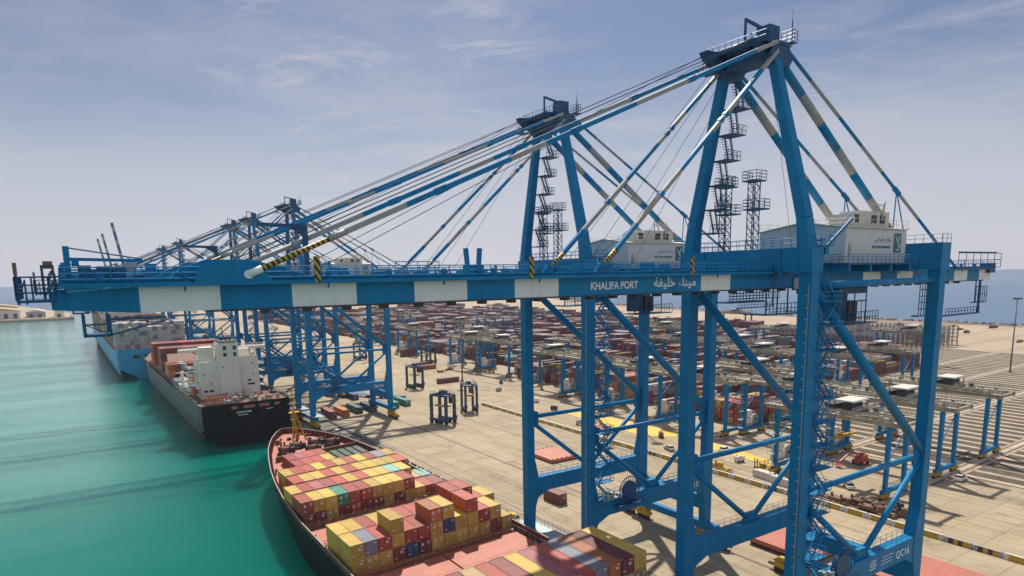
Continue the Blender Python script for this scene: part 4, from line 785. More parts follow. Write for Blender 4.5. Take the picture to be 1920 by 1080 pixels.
for k, (y, s) in enumerate(((158.8, 'RRRY'), (165.2, 'RPRR'))):
    for i, c in enumerate(s[:4]): on_ship(7.2 + i * P25, y, 6.3, L20, c, f"{CN[c]} container {ORD[i]} from the sea side, {['after', 'forward'][k]} row on the forecastle hatch", door=False)
rowc('after row of the middle block', 110.2, L20, .25, [(0, 'YYTNRTMYYMRTM'), (0, 'YYRYRRRYRRYRY'), (9, 'RR')], 3.95)
rowc('front row of the middle block', 103.9, L20, .25, [(0, 'YYYMBNYYYYYMY'), (0, 'YERYRRYBYYRY'), (3, 'Y..OY.R')], 3.95)
# block under the crane, forty foot boxes; columns run from the quay side to the sea side
cols = 'YNOERPYMRTMYRT'
for i, c in enumerate(cols[:13]):
    x = 30.15 - i * P25; base = 2 if i > 1 else 0
    for ti in range(base, 3):
        cc = c if ti == 2 else rc.choice('NMYTN')
        if i == 0: cc = 'YTN'[2 - ti]
        on_ship(x, 67.3, 3.95 + ti * (CHH + .03), L40, cc, f"{CN[cc]} long container, {ORD[i]} from the quay, {['lowest', 'middle', 'top'][ti]} tier under crane QC15", door=(i < 4))

# ---------------------------------------------------------------- middle ship, black stern towards the viewer
s2 = thing('container_ship', 'black sterned container ship with tall white superstructure and grey side', 'ship', (0, 0, 0), 0, 'container ships moored along the quay')
XA, XB = -37.2, -6.2; xm = (XA + XB) / 2
h = MB(); secs = [(243, 14.6, 11.6, 3.5), (247, 15.3, 11.6, .5), (262, 15.5, 11.4, -2.), (300, 15.5, 10.8, -6), (400, 15.5, 10.6, -6), (430, 13.5, 11.5, -6), (448, 9, 12.8, -6), (460, 3.5, 13.8, -6), (464, .05, 14, -6)]
for i in range(len(secs) - 1):
    (ya_, ha, za, ba), (yb_, hb, zb_, bb) = secs[i], secs[i + 1]
    for s in (-1, 1):
        wl = 1 if ya_ >= 262 and ya_ < 430 else .8
        A_ = [(xm + s * ha, ya_, za), (xm + s * ha, ya_, 6), (xm + s * ha * .97, ya_ + .6, max(ba, 1.5)), (xm + s * ha * .8, ya_ + 3, ba if ba > -2 else -6)]
        B_ = [(xm + s * hb, yb_, zb_), (xm + s * hb, yb_, 6), (xm + s * hb * .97, yb_, max(bb, 1.5)), (xm + s * hb * .86, yb_, bb if bb > -2 else -6)]
        for k in range(3):
            b = len(h.v); h.v += [A_[k], A_[k + 1], B_[k + 1], B_[k]]; h.face([b, b + 1, b + 2, b + 3] if s > 0 else [b + 3, b + 2, b + 1, b], 0, False)
h.build('hull', M['hullgrey'], s2)
tr = MB(); tr.prism([(xm - 14.6, 11.6), (xm - 14.6, 5), (xm - 13.8, 1.2), (xm - 10.5, -2.0), (xm - 7, -4.6), (xm + 7, -4.6), (xm + 10.5, -2.0), (xm + 13.8, 1.2), (xm + 14.6, 5), (xm + 14.6, 11.6)], 242.6, 243.2)
tr.box(xm - 7, xm + 7, 243, 262, -5, 2); tr.build('transom', M['hullblack'], s2)
d = MB()
for i in range(len(secs) - 1):
    (ya_, ha, za, _), (yb_, hb, zb_, _) = secs[i], secs[i + 1]; b = len(d.v); d.v += [(xm - ha, ya_, za - .6), (xm + ha, ya_, za - .6), (xm + hb, yb_, zb_ - .6), (xm - hb, yb_, zb_ - .6)]; d.face([b, b + 1, b + 2, b + 3])
d.build('deck', M['brown'], s2)
op = MB()
for a, b_ in ((-6.6, -4.6), (-2.5, 1.2), (2.6, 6.2), (7.8, 9.6)): op.box(xm + a + 1.5, xm + b_ + 1.5, 242.45, 242.6, 9.6, 10.6)
op.build('mooring_opening', M['deckred'], s2)
sl_ = MB()
for i in range(7): sl_.box(xm - 3.6 + i * .75, xm - 3.1 + i * .75, 242.5, 242.58, 8.1, 8.6)
for i in range(5): sl_.box(xm - 3.1 + i * .7, xm - 2.7 + i * .7, 242.5, 242.58, 7.2, 7.55)
for i in range(4): sl_.box(xm + 6.4 + i * .6, xm + 6.8 + i * .6, 242.5, 242.58, 8.4, 8.7)
sl_.build('lettering', M['letter'], s2)
rl = MB(); rl.rail((xm - 14.4, 243.3, 11.6), (xm + 14.4, 243.3, 11.6), 1.1, .07, 1.5); rl.rail((xm + 15.3, 247, 11.6), (xm + 15.3, 300, 11), 1.1, .07, 2); rl.rail((xm - 15.3, 247, 11.6), (xm - 15.3, 300, 11), 1.1, .07, 2); rl.build('stern_railing', M['gunwale'], s2)
for i in range(26):
    x = xm + r5.uniform(-13, 13.5); y = r5.uniform(244.5, 258); b = MB(); hh = r5.uniform(.8, 2.4)
    if x < xm - 4 and y > 246: continue
    if i % 2: b.tube((x - 1, y, 11 + .9), (x + 1, y, 11.9), .7, 0, 8); b.box(x - 1.5, x - 1.1, y - .7, y + .7, 11, 12.8, 1); nm = 'mooring_winch'
    else: b.box(x - .3, x + .3, y - .3, y + .3, 11, 11 + hh); b.tube((x, y, 11 + hh), (x, y, 11.5 + hh), .4, 1, 8); nm = 'vent'
    b.build(nm, [M[r5.choice(['brown', 'dark', 'deckred', 'gunwale'])], M['gunwale']], s2)
# superstructure
hz = 262
sp = MB(); sp.box(-33, -12.4, hz, hz + 12, 10.8, 24.4); sp.build('superstructure', M['shipwhite'], s2)
fn = MB(); fn.box(-26.3, -19.6, hz - 2.2, hz + 6, 10.8, 31.2); fo = fn.build('funnel_casing', M['shipwhite'], s2)
for x in (-24.3, -20.9):
    for z in (26.2, 28.6): MB().box(x - .55, x + .55, hz - 2.28, hz - 2.19, z, z + 1.4).build('window', M['glass'], fo)
fx = MB(); fx.box(-25.9, -20, hz - 1.8, hz + 5, 31.2, 31.9)
for x in (-24.6, -23, -21.6): fx.tube((x, hz + 1, 31.9), (x, hz + .6, 33.4), .45, 0, 8)
fx.tube((-23.5, hz + 4, 31.9), (-23.5, hz + 4, 36.4), .2, 0, 6); fx.tube((-24.9, hz + 4, 34.3), (-22.1, hz + 4, 34.3), .12, 0, 6); fx.build('exhaust_pipe', M['dark'], fo)
for x, z in ((-31.7, 19.5), (-29.3, 16.2), (-14.6, 22.7), (-14.4, 18.7), (-25.2, 22.0)): MB().box(x - .22, x + .22, hz - (2.28 if -26 < x < -20 else .08), hz + .01 if x < -26.3 or x > -19.6 else hz - 2.18, z, z + .5).build('porthole', M['glass'], s2)
for x, z in ((-31.3, 13.4), (-29.4, 13.4), (-16.0, 14.8), (-14.8, 14.8), (-16.0, 16.2)): MB().box(x - .7, x + .7, hz - .08, hz + .01, z, z + .7).build('window', M['glass'], s2)
up = MB(); up.box(-33.5, -27.2, hz + 2, hz + 11, 24.4, 24.6); up.box(-31.5, -27, hz + 4, hz + 10, 24.5, 29.4); up.box(-38, -7.5, hz + 8, hz + 12, 27.6, 28.6); up.box(-19, -14.5, hz + 4, hz + 10, 24.5, 28.2); up.box(-19.6, -12.6, hz, hz + .2, 24.4, 25.8)
for p, q_ in (((-33, hz), (-27, hz)), ((-33, hz), (-33, hz + 12)), ((-12.5, hz), (-12.5, hz + 12))): up.rail((*p, 24.5), (*q_, 24.5), 1.1, .06, 1.2)
up.rail((-38, hz + 8, 28.6), (-7.5, hz + 8, 28.6), 1.1, .06, 1.5); up.rail((-26, hz - 2, 31.2), (-19.8, hz - 2, 31.2), 1., .05, 1)
for z in (13.6, 16.4, 19.2, 22): up.box(-36.2, -33, hz + 3, hz + 10, z, z + .15); up.rail((-36.2, hz + 3, z + .1), (-33, hz + 3, z + .1), 1.1, .06, .8); up.rail((-36.2, hz + 3, z + .1), (-36.2, hz + 10, z + .1), 1.1, .06, 1); up.beam((-35.8, hz + 4, z), (-35.8, hz + 7.5, z - 2.8), .5, .12)
for z in (13.6, 16.4, 19.2, 22): up.box(-12.4, -9.6, hz + 3, hz + 10, z, z + .15); up.rail((-12.4, hz + 3, z + .1), (-9.6, hz + 3, z + .1), 1.1, .06, .8)
up.build('bridge_deck', M['shipwhite'], s2)
lb = MB(); lb.tube((-35.2, hz - 3, 14.5), (-35.2, hz + 2, 14.5), 1.0, 0, 10); lb.build('lifeboat', M['redp'], s2)
cr_ = MB(); cr_.tube((-36, 283, 11), (-36, 283, 19.4), .6, 0, 8); cr_.beam((-36, 283, 18.6), (-29, 276, 20.2), .5); cr_.build('deck_crane', M['shipwhite'], s2)
def at(x, y, z, L_, col, label, grp, door=False, rz=0): return container(Matrix.Translation((x + CW / 2, y, z)) @ Matrix.Rotation(rz, 4, 'Z'), L_, col, label, grp, door)
for i, c in enumerate('OOR'): at(-33.6 + i * 2.5, 247.2, 11.1, L20 * 1.25 if False else L20, c, f"{CN[c]} container on the stern deck, {ORD[i]} from the sea side", 'containers on the stern deck of the middle ship', True)
for (y, zt_, s, nm) in ((280, 1, 'WEMRMROE', 'just forward of the white superstructure'), (297, 1, 'EWORMMRMRMMM', 'low bay beyond the superstructure'), (318, 2, 'OMWMRMNNMMRM', 'bay before the tall maroon bay'), (340, 4, 'MNMNMMNMMNMM', 'tall maroon bay toward the bow'), (370, 4, 'RMMNMRMMRMNM', 'bay nearest the bow')):
    for i, c in enumerate(s):
        for ti in range(zt_):
            if ti == zt_ - 1 or i < 1: at(-36.6 + i * 2.52, y, 11.2 + ti * 2.62 + 1.9 * (y > 300), L40, c, f"{CN[c]} container {ORD[i]} from the sea side, tier {ORD[ti]}, {nm}"[:110], 'containers on the middle ship')
hb_ = MB(); hb_.box(-36, -8, 276, 430, 10.4, 11.15); hb_.box(-36, -8, 305, 400, 11.15, 13.05); hb_.build('hatch_cover', M['brown'], s2)

# ---------------------------------------------------------------- far light blue ship
s3 = thing('container_ship', 'light blue container ship stacked high with grey reefer containers', 'ship', (0, 0, 0), 0, 'container ships moored along the quay')
x0_, x1_ = -48.5, -8.5; xm = (x0_ + x1_) / 2; h = MB()
secs = [(452, 19, 14.5, 1), (458, 20, 14.5, -1), (480, 20, 14, -6), (760, 20, 14, -6), (800, 14, 16, -6), (830, 5, 18, -6), (840, .1, 18.5, -6)]
for i in range(len(secs) - 1):
    (ya_, ha, za, ba), (yb_, hb, zb_, bb) = secs[i], secs[i + 1]
    for s in (-1, 1):
        for (z1_, z2_, f1, f2, mi) in ((None, 4, 1, .99, 0), (4, 0, .99, .95, 0), (0, None, .95, .85, 1)):
            a1 = za if z1_ is None else z1_; a2 = (ba if ba < 0 else 0) if z2_ is None else z2_; b1 = zb_ if z1_ is None else z1_; b2 = bb if z2_ is None else z2_
            b = len(h.v); h.v += [(xm + s * ha * f1, ya_, a1), (xm + s * ha * f2, ya_, a2), (xm + s * hb * f2, yb_, b2), (xm + s * hb * f1, yb_, b1)]; h.face([b, b + 1, b + 2, b + 3] if s > 0 else [b + 3, b + 2, b + 1, b], mi)
h.prism([(xm - 19, 14.5), (xm - 18.6, 3), (xm - 12, -.5), (xm - 8, -4), (xm + 8, -4), (xm + 12, -.5), (xm + 18.6, 3), (xm + 19, 14.5)], 451.6, 452.2, 0)
h.box(xm - 20, xm + 20, 458, 800, 13, 13.6, 2); h.box(x0_ + 1, x1_ - 1, 452, 800, 13.4, 14.0, 2)
h.build('hull', [M['hullblue'], M['bootred'], M['deckred']], s3)
for a in (-11, -5, 4, 9): MB().box(xm + a, xm + a + 3.6, 451.4, 451.6, 9.0, 11.2).build('mooring_opening', M['dark'], s3)
lg = MB()
for i in range(18): lg.box(xm - 19.05, xm - 19.0, 0, 1, 0, 1) if False else None
r9 = random.Random(9)
reef = []
FAR = MB(); FK = list(CONT); FI = {k: i for i, k in enumerate(FK)}
def far_cont(x, y, z, dx, dy, c, rot=False):
    if rot:
        P = [yp(x + a, y + b_) for a, b_ in ((0, 0), (dx, 0), (dx, dy), (0, dy))]; FAR.hexa([(p.x, p.y, z + .03) for p in P] + [(p.x, p.y, z + 2.55) for p in P], FI[c])
    else: FAR.box(x, x + dx, y, y + dy, z + .03, z + 2.55, FI[c])
for bay in range(23):
    y = 459 + bay * 14 - (1 if bay else 0); nt_ = 6 if bay < 2 else r9.choice((4, 5, 6))
    if 590 < y < 615: continue
    for i in range(15):
        n_ = nt_ - (r9.random() < .2)
        for ti in range(n_):
            if bay and 0 < i and ti < n_ - 1: continue
            c = r9.choice('XXXE' if bay < 2 else 'TTMTEM'); far_cont(-47.4 + i * 2.52, y, 14 + ti * 2.6, CW, L40, c)
b = MB(); b.box(-47, -10, 601, 611, 14, 44); b.box(-50, -7, 603, 609, 40, 44); b.build('superstructure', M['shipwhite'], s3)

# ---------------------------------------------------------------- container yard behind the quay
ry = random.Random(21)
MYW = 'MMMMMRNNNMPSSEETBOMNNKSEWXB'
def yard_cont(x, y, z, col, label, L_=L40):
    p = yp(x, y, z); return container(Matrix.Translation(p) @ Matrix.Rotation(YR - math.pi / 2, 4, 'Z'), L_, col, label, 'containers standing in the yard', True)
# nearest stacks, box by box
near = [(122, 143.6, 'MM'), (122, 146.4, 'RMM'), (122, 149.2, 'TRN'), (122, 152, 'MMR'), (122, 154.8, 'NRY'), (122, 157.6, 'MTM'), (135, 143.6, 'YR'), (135, 146.4, 'TN'), (135, 149.2, 'MB'), (135, 152, 'NYM'), (135, 154.8, 'MTY'), (135, 157.6, 'MM')]
for j, (x, y, s) in enumerate(near):
    for ti, c in enumerate(s): yard_cont(x, y + 1.2, ti * 2.62, c, f"{CN[c]} container, {ORD[ti]} tier of stack {ORD[j % 6]} from the quay crane side, {'seaward' if j < 6 else 'landward'} bay")
for j in range(7):
    n_ = 4 if j < 5 else 3
    for ti in range(n_):
        c = ry.choice('OMTNMRTM'); yard_cont(123.5, 206.5 + j * 2.75, ti * 2.62, c, f"{CN[c]} container, {ORD[ti]} tier, column {ORD[j]} of the long wall facing the quay")
for k in range(2, 30):
    y0 = 79 + 31 * k + .8
    for bx in range(23):
        x = 126 + bx * 13.0 + (22 if k > 6 else 0)
        if k == 2 and (x < 150 or bx > 6): continue
        if k == 3 and bx > 14: continue
        if k in (4, 5) and bx > 15: continue
        if k == 4 and bx == 0: continue
        dens = .55 if k == 2 else (.8 if k < 6 else .97); base = ry.choice((2, 3, 3, 4, 4, 5)) if k > 2 else 1
        bc = ry.choice('MMRNMMPES')
        for r_ in range(9):
            if ry.random() > dens: continue
            n_ = max(1, base - ry.choice((0, 0, 0, 1, 1, 2)))
            if x > 420 and ry.random() < .3: continue
            for ti in range(n_):
                if k > 14 and ti < n_ - 2 : continue
                c = bc if ry.random() < .45 else ry.choice(MYW)
                far_cont(x, y0 + r_ * 2.85, ti * 2.6, 12.1, 2.44, c, True)
# loose stacks nearer the quay in the distance
for (x, y, n_, c) in ((97, 352, 1, 'O'), (101, 366, 1, 'M'), (83, 300, 1, 'M'), (118, 420, 2, 'M'), (126, 330, 2, 'R'), (132, 300, 2, 'T'), (128, 262, 2, 'O')):
    for ti in range(n_): far_cont(x, y, ti * 2.6, 12.1, 2.44, c, True)
FM = []
for k in FK:
    c = CONT[k]; g_ = sum(c) / 3; d_ = tuple((v * .72 + g_ * .28) * (.74 if k != 'X' else 1) for v in c)  # haze and shade of the distance put into greyer, dimmer container colours
    FM.append(mat('yard_container_' + CN[k].replace(' ', '_'), d_, .65, var=.4, vs=.35, streak=.3, dirt=(.12, .09, .08), corr=2.4))
tag(FAR.build('distant_containers', FM), 'hundreds of mostly maroon containers stacked across the yard and on the blue ship', 'containers', kind='stuff')

# rail mounted stacking cranes
def asc_proto():
    t = thing('stacking_crane', '', 'crane')
    for sx_ in (-4.6, 4.6):
        for y in (0, 28.6):
            l = MB(); l.beam((sx_, y, 2), (sx_ * .93, y, 17.2), 1.05, .8, 0, 1.15, .9); l.build('leg', M['blue'], t)
    for y in (0, 28.6):
        b = MB(); b.box(-6.2, 6.2, y - .45, y + .45, 1.3, 2.2); b.rail((-6, y + .4, 2.2), (6, y + .4, 2.2), 1., .05, 1.2); b.beam((-4.3, y, 8.5), (3.8, y, 15.5), .22); b.build('sill_beam', M['blue'], t)
        for s in (-1, 1):
            g = MB()
            for k in (-1.4, 0, 1.4): g.tube((s * 5 + k, y - .25, .5), (s * 5 + k, y + .25, .5), .46, 1, 10); g.box(s * 5 + k - .5, s * 5 + k + .5, y - .7, y - .3, .6, 1.3)
            g.box(s * 5 - 2, s * 5 + 2, y - .5, y + .5, .75, 1.35); g.build('bogie', [M['yellow'], M['dark']], t)
    g = MB(); rg = random.Random(8)
    for sx_ in (-4.3, 4.3):
        g.box(sx_ - .35, sx_ + .35, -3.5, 32, 17.35, 18.5); g.rail((sx_ * 1.3, -3.5, 18.6), (sx_ * 1.3, 32, 18.6), 1.15, .06, 1.1, rails=(1, .66, .33)); g.rail((sx_ * .85, -3.5, 18.6), (sx_ * .85, 32, 18.6), 1.1, .05, 1.6)
        g.box(min(sx_ * .86, sx_ * 1.3), max(sx_ * .86, sx_ * 1.3), -3.4, 31.9, 18.51, 18.6)
        for k in range(15): y = rg.uniform(-2, 30); g.box(sx_ * 1.1 - .3, sx_ * 1.1 + .3, y, y + rg.uniform(.4, 1.6), 18.6, 18.6 + rg.uniform(.3, 1.2), rg.choice((0, 1, 1)))
    for y in (-3.2, 31): g.box(-4, 4, y, y + .5, 17.5, 18.4)
    g.build('top_girder', [M['pale'], M['dark']], t)
    q = MB()
    q.box(-4.2, 4.2, 9, 9.6, 18.7, 19.2, 1); q.box(-4.2, 4.2, 16.9, 17.5, 18.7, 19.2, 1); q.box(-2.6, 3, 10.2, 12.6, 19.2, 21.0, 1); q.box(-3.4, 1.2, 13.8, 16.4, 19.2, 20.6, 1); q.box(1.6, 3.6, 13.6, 15.6, 19.2, 20.8, 2)
    q.hexa([(-3.8, 9, 21.6), (3.8, 9, 21.6), (3.8, 14.2, 21.6), (-3.8, 14.2, 21.6), (-3.8, 9.3, 21.95), (3.8, 9.3, 21.95), (3.8, 13.9, 21.95), (-3.8, 13.9, 21.95)], 0)
    for a in (-3.5, 3.5):
        for b_ in (9.4, 13.8): q.box(a - .1, a + .1, b_ - .1, b_ + .1, 19.2, 21.6, 1)
    q.rail((-4.2, 9, 19.2), (4.2, 9, 19.2), 1.1, .06, .9); q.rail((-4.2, 17.5, 19.2), (4.2, 17.5, 19.2), 1.1, .06, .9); q.tube((-1, 12, 19), (-1, 12, 12.5), .05, 1, 4); q.tube((1, 14, 19), (1, 14, 12.5), .05, 1, 4); q.build('trolley', [M['cream'], M['dark'], M['slate']], t)
    q = MB(); q.box(-6, 6, 12.6, 13.4, 12.0, 12.5); q.box(-1.4, 1.4, 11.9, 14.1, 12.5, 13.0); q.build('spreader', M['yellow'], t)
    e = MB(); e.box(-2.8, .8, 29.2, 31.4, 2.3, 5.1); e.box(-2.6, .4, 29.3, 31.2, 5.3, 7.6); e.build('electric_house', M['shipwhite'], t)
    c = MB(); c.tube((2.6, 29.3, 4.2), (2.6, 30, 4.2), 1.9, 0, 18); c.tube((2.6, 29.1, 4.2), (2.6, 30.2, 4.2), .5, 1, 8); c.build('cable_reel', [M['grey'], M['dark']], t)
    for s in (0,):
        z = 2.3; w_ = MB(); k = 0
        while z < 16: w_.box(-6.6, -4.9, 28.2, 29.8, z, z + .1); w_.rail((-6.6, 28.2, z + .1), (-6.6, 29.8, z + .1), 1.1, .05, .8); w_.beam((-6.2 + 1 * (k % 2), 28.5, z), (-6.2 + 1 * (1 - k % 2), 29.5, z + 2.8), .1, .3); z += 2.8; k += 1
        w_.build('stairs', M['galv'], t)
    return t
asc0 = asc_proto(); first = True
spots = [(89, 0, 'blue legged stacking crane closest to the viewer, just beyond crane QC16'), (117, 0, 'stacking crane over the striped gravel block, second from the quay on its rails'), (146, 0, 'stacking crane over the striped gravel block at the right picture edge, tall blue legs'), (110, 2, 'stacking crane with blue legs straddling the near maroon container stacks'), (139, 2, 'stacking crane behind the near maroon container stacks'), (118, 1, 'stacking crane with white electric boxes beside the red boom lift'),
         (196, 2, 'pale decked stacking crane over the half empty block, inland'), (232, 2, 'pale decked stacking crane over the half empty block, farthest inland'), (112, 3, 'stacking crane at the seaward end of the block behind the near maroon stacks'), (188, 3, 'stacking crane in mid block behind the near maroon stacks'), (114, 4, 'stacking crane before the long orange and maroon container wall'), (215, 4, 'stacking crane inland of the long container wall'),
         (116, 5, 'stacking crane in the second block beyond the container wall'), (205, 5, 'inland stacking crane in the second block beyond the container wall'), (160, 6, 'stacking crane in the third block beyond the container wall'), (128, 7, 'stacking crane in the fourth block beyond the container wall'), (260, 7, 'inland stacking crane in the fourth block beyond the container wall'), (150, 9, 'stacking crane left of the far leg of crane QC15, on the sixth far block'), (134, 11, 'pale stacking crane at the seaward edge of the far maroon stacks'), (300, 10, 'stacking crane deep inland among far maroon stacks'), (240, 13, 'stacking crane amid the far stacks, hazy'), (330, 15, 'hazy stacking crane deep in the far stacks'), (210, 17, 'stacking crane near the far end of the yard'), (370, 19, 'farthest stacking crane in the haze'), (300, 5, 'stacking crane just seaward of the steel racks'), (330, 3, 'stacking crane inland over the empty block before the racks'), (290, 8, 'stacking crane deep inland in the fifth far block'), (126, 8, 'stacking crane at the seaward end of the fifth far block'), (350, 12, 'deep inland stacking crane among the far stacks'), (138, 14, 'stacking crane at the seaward end of the far rows, left of centre'), (190, 12, 'stacking crane in mid yard behind the straddle carriers'), (420, 9, 'stacking crane far inland near the racks')]
for x, k, lb_ in spots:
    c = asc0 if first else copy_tree(asc0); first = False
    c.location = yp(x, 78 + 31 * k); c.rotation_euler = (0, 0, YR); c['label'] = lb_; c['group'] = 'rail mounted stacking cranes in the yard'

# steel racks for refrigerated containers
def rack_proto():
    t = thing('reefer_rack', '', 'rack'); f = MB()
    for y in [i * 3.1 for i in range(9)]:
        for x in (0, 1.8): f.beam((x, y, 0), (x, y, 13.6), .34)
    fl_ = MB()
    for z in (2.6, 5.2, 7.8, 10.4, 12.9): fl_.box(0, 1.8, 0, 25, z, z + .12); fl_.rail((0, 0, z), (0, 25, z), 1.1, .06, 2.5); fl_.rail((1.8, 0, z), (1.8, 25, z), 1.1, .06, 2.5)
    f.build('frame', M['greybeam'], t); fl_.build('walkway', M['greybeam'], t); return t
rk = rack_proto(); first = True
for j, (x, k) in enumerate([(340 + 13.5 * i, kk) for kk in (4, 5, 6) for i in range(9)]):
    c = rk if first else copy_tree(rk); first = False
    c.location = yp(x, 80 + 31 * k); c.rotation_euler = (0, 0, YR); c['group'] = 'steel reefer racks at the back of the yard'
    c['label'] = f"grey steel reefer rack, {ORD[j % 9]} from the sea in the {['nearest', 'middle', 'far'][j // 9]} row of racks"

# low barriers painted white with yellow panels
def barrier_proto(name, cat, L_, wd, ht, m1, st):
    t = thing(name, '', cat); b = MB(); b.hexa([(-wd / 2, 0, 0), (wd / 2, 0, 0), (wd / 2, L_, 0), (-wd / 2, L_, 0), (-wd * .32, .05, ht), (wd * .32, .05, ht), (wd * .32, L_ - .05, ht), (-wd * .32, L_ - .05, ht)]); b.build('block', M[m1], t)
    p = MB()
    for a, b_, mi in st:
        p.hexa([(-wd / 2 - .02, a, .02), (-wd / 2 - .01, a, .02), (-wd / 2 - .01, b_, .02), (-wd / 2 - .02, b_, .02), (-wd * .32 - .025, a, ht * .97), (-wd * .32 - .005, a, ht * .97), (-wd * .32 - .005, b_, ht * .97), (-wd * .32 - .025, b_, ht * .97)], mi)
    p.build('painted_panel', [M['yellow'], M['dark']], t); return t
bp0 = barrier_proto('barrier', 'barrier', 4.9, .9, 1.15, 'cream', [(.8, 4.1, 0)])
bp1 = barrier_proto('barrier', 'barrier', 4.9, .8, 1.05, 'gunwale', [(.8, 1.6, 0), (1.6, 2.4, 1), (2.4, 3.2, 0), (3.2, 4.1, 1)])
u0 = u1 = True
for i in range(39):
    y = 37.2 + i * 5.15; blk = i in (2, 3, 11, 19, 20)
    if blk: c = bp1 if u1 else copy_tree(bp1); u1 = False
    else: c = bp0 if u0 else copy_tree(bp0); u0 = False
    c.location = (70.9 - max(0, 60 - y) * .09 if False else 69.0 + (y - 60) * .012, y, 0); c['group'] = 'white barriers with yellow panels along the quay road'
    c['label'] = f"white barrier with {'black and yellow' if blk else 'yellow'} panel, {nth(i)} counted from the right picture edge"
kb0 = barrier_proto('kerb_block', 'kerb block', 2.9, .6, .5, 'dark', [(1.2, 1.7, 0)]); u0 = True
for i in range(30):
    y = 104 + i * 4.75; c = kb0 if u0 else copy_tree(kb0); u0 = False; c.location = (7.9, y, 0); c['group'] = 'black and yellow kerb blocks along the quay edge'
    c['label'] = f"black and yellow kerb block, {nth(i)} along the quay beyond the yellow buffer post"
b = MB(); b.tube((4.4, 115.4, 0), (4.4, 115.4, 2.6), .8, 0, 14); b.tube((4.4, 115.4, 2.6), (4.4, 115.4, 2.75), .6, 0, 14); tag(b.build('buffer_post', M['ypaint']), 'fat yellow buffer post on the quay beside the leg of crane QC15', 'post')
# quay bollards and fenders
bo = MB(); bo.tube((0, 0, 0), (0, 0, .5), .32, 0, 10); bo.tube((0, 0, .5), (0, 0, .75), .5, 0, 10, .42); b0 = bo.build('mooring_bollard', M['yellow']); fn0 = MB().box(-.9, 0, -1, 1, -3.0, -.4).build('fender', M['rubber'])
for i in range(34):
    y = 30 + i * 20
    c = b0 if i == 0 else b0.copy(); f = fn0 if i == 0 else fn0.copy()
    if i: C.objects.link(c); C.objects.link(f)
    c.location = (-1.7, y, 0); f.location = (-2.6, y + 5, 0); tag(c, 'yellow mooring bollard on the quay edge', 'bollard', 'identical mooring bollards along the quay edge'); tag(f, 'black rubber fender on the quay wall', 'fender', 'identical rubber fenders on the quay wall')

# hatch covers lying on the quay
def quay_hatch(x0, x1, y0, y1, z, label):
    t = thing('hatch_cover', label, 'hatch cover', (x0, y0, 0), 0, 'ship hatch covers lying on the quay'); b = MB(); b.box(0, x1 - x0, 0, y1 - y0, z, z + .9); b.build('plate', M['deckred'], t)
    b = MB()
    for i in range(6): b.box(.4 + i * (x1 - x0 - 1) / 5, .7 + i * (x1 - x0 - 1) / 5, .2, .5, z + .9, z + 1.1); b.box(.4 + i * (x1 - x0 - 1) / 5, .7 + i * (x1 - x0 - 1) / 5, y1 - y0 - .5, y1 - y0 - .2, z + .9, z + 1.1)
    for x in (.3, x1 - x0 - .9): b.box(x, x + .6, .3, 1, 0, z); b.box(x, x + .6, y1 - y0 - 1, y1 - y0 - .3, 0, z)
    b.build('fitting', M['brown'], t)
quay_hatch(40.2, 49.6, 148.5, 160.8, .25, 'salmon red hatch cover lying flat on the quay beyond crane QC15')
quay_hatch(36.8, 48.0, 66.0, 79.5, .6, 'red hatch cover lying behind the near leg of crane QC16')
quay_hatch(39.5, 54.2, 42.5, 56.5, .8, 'large red hatch cover beside the landside leg of crane QC16')

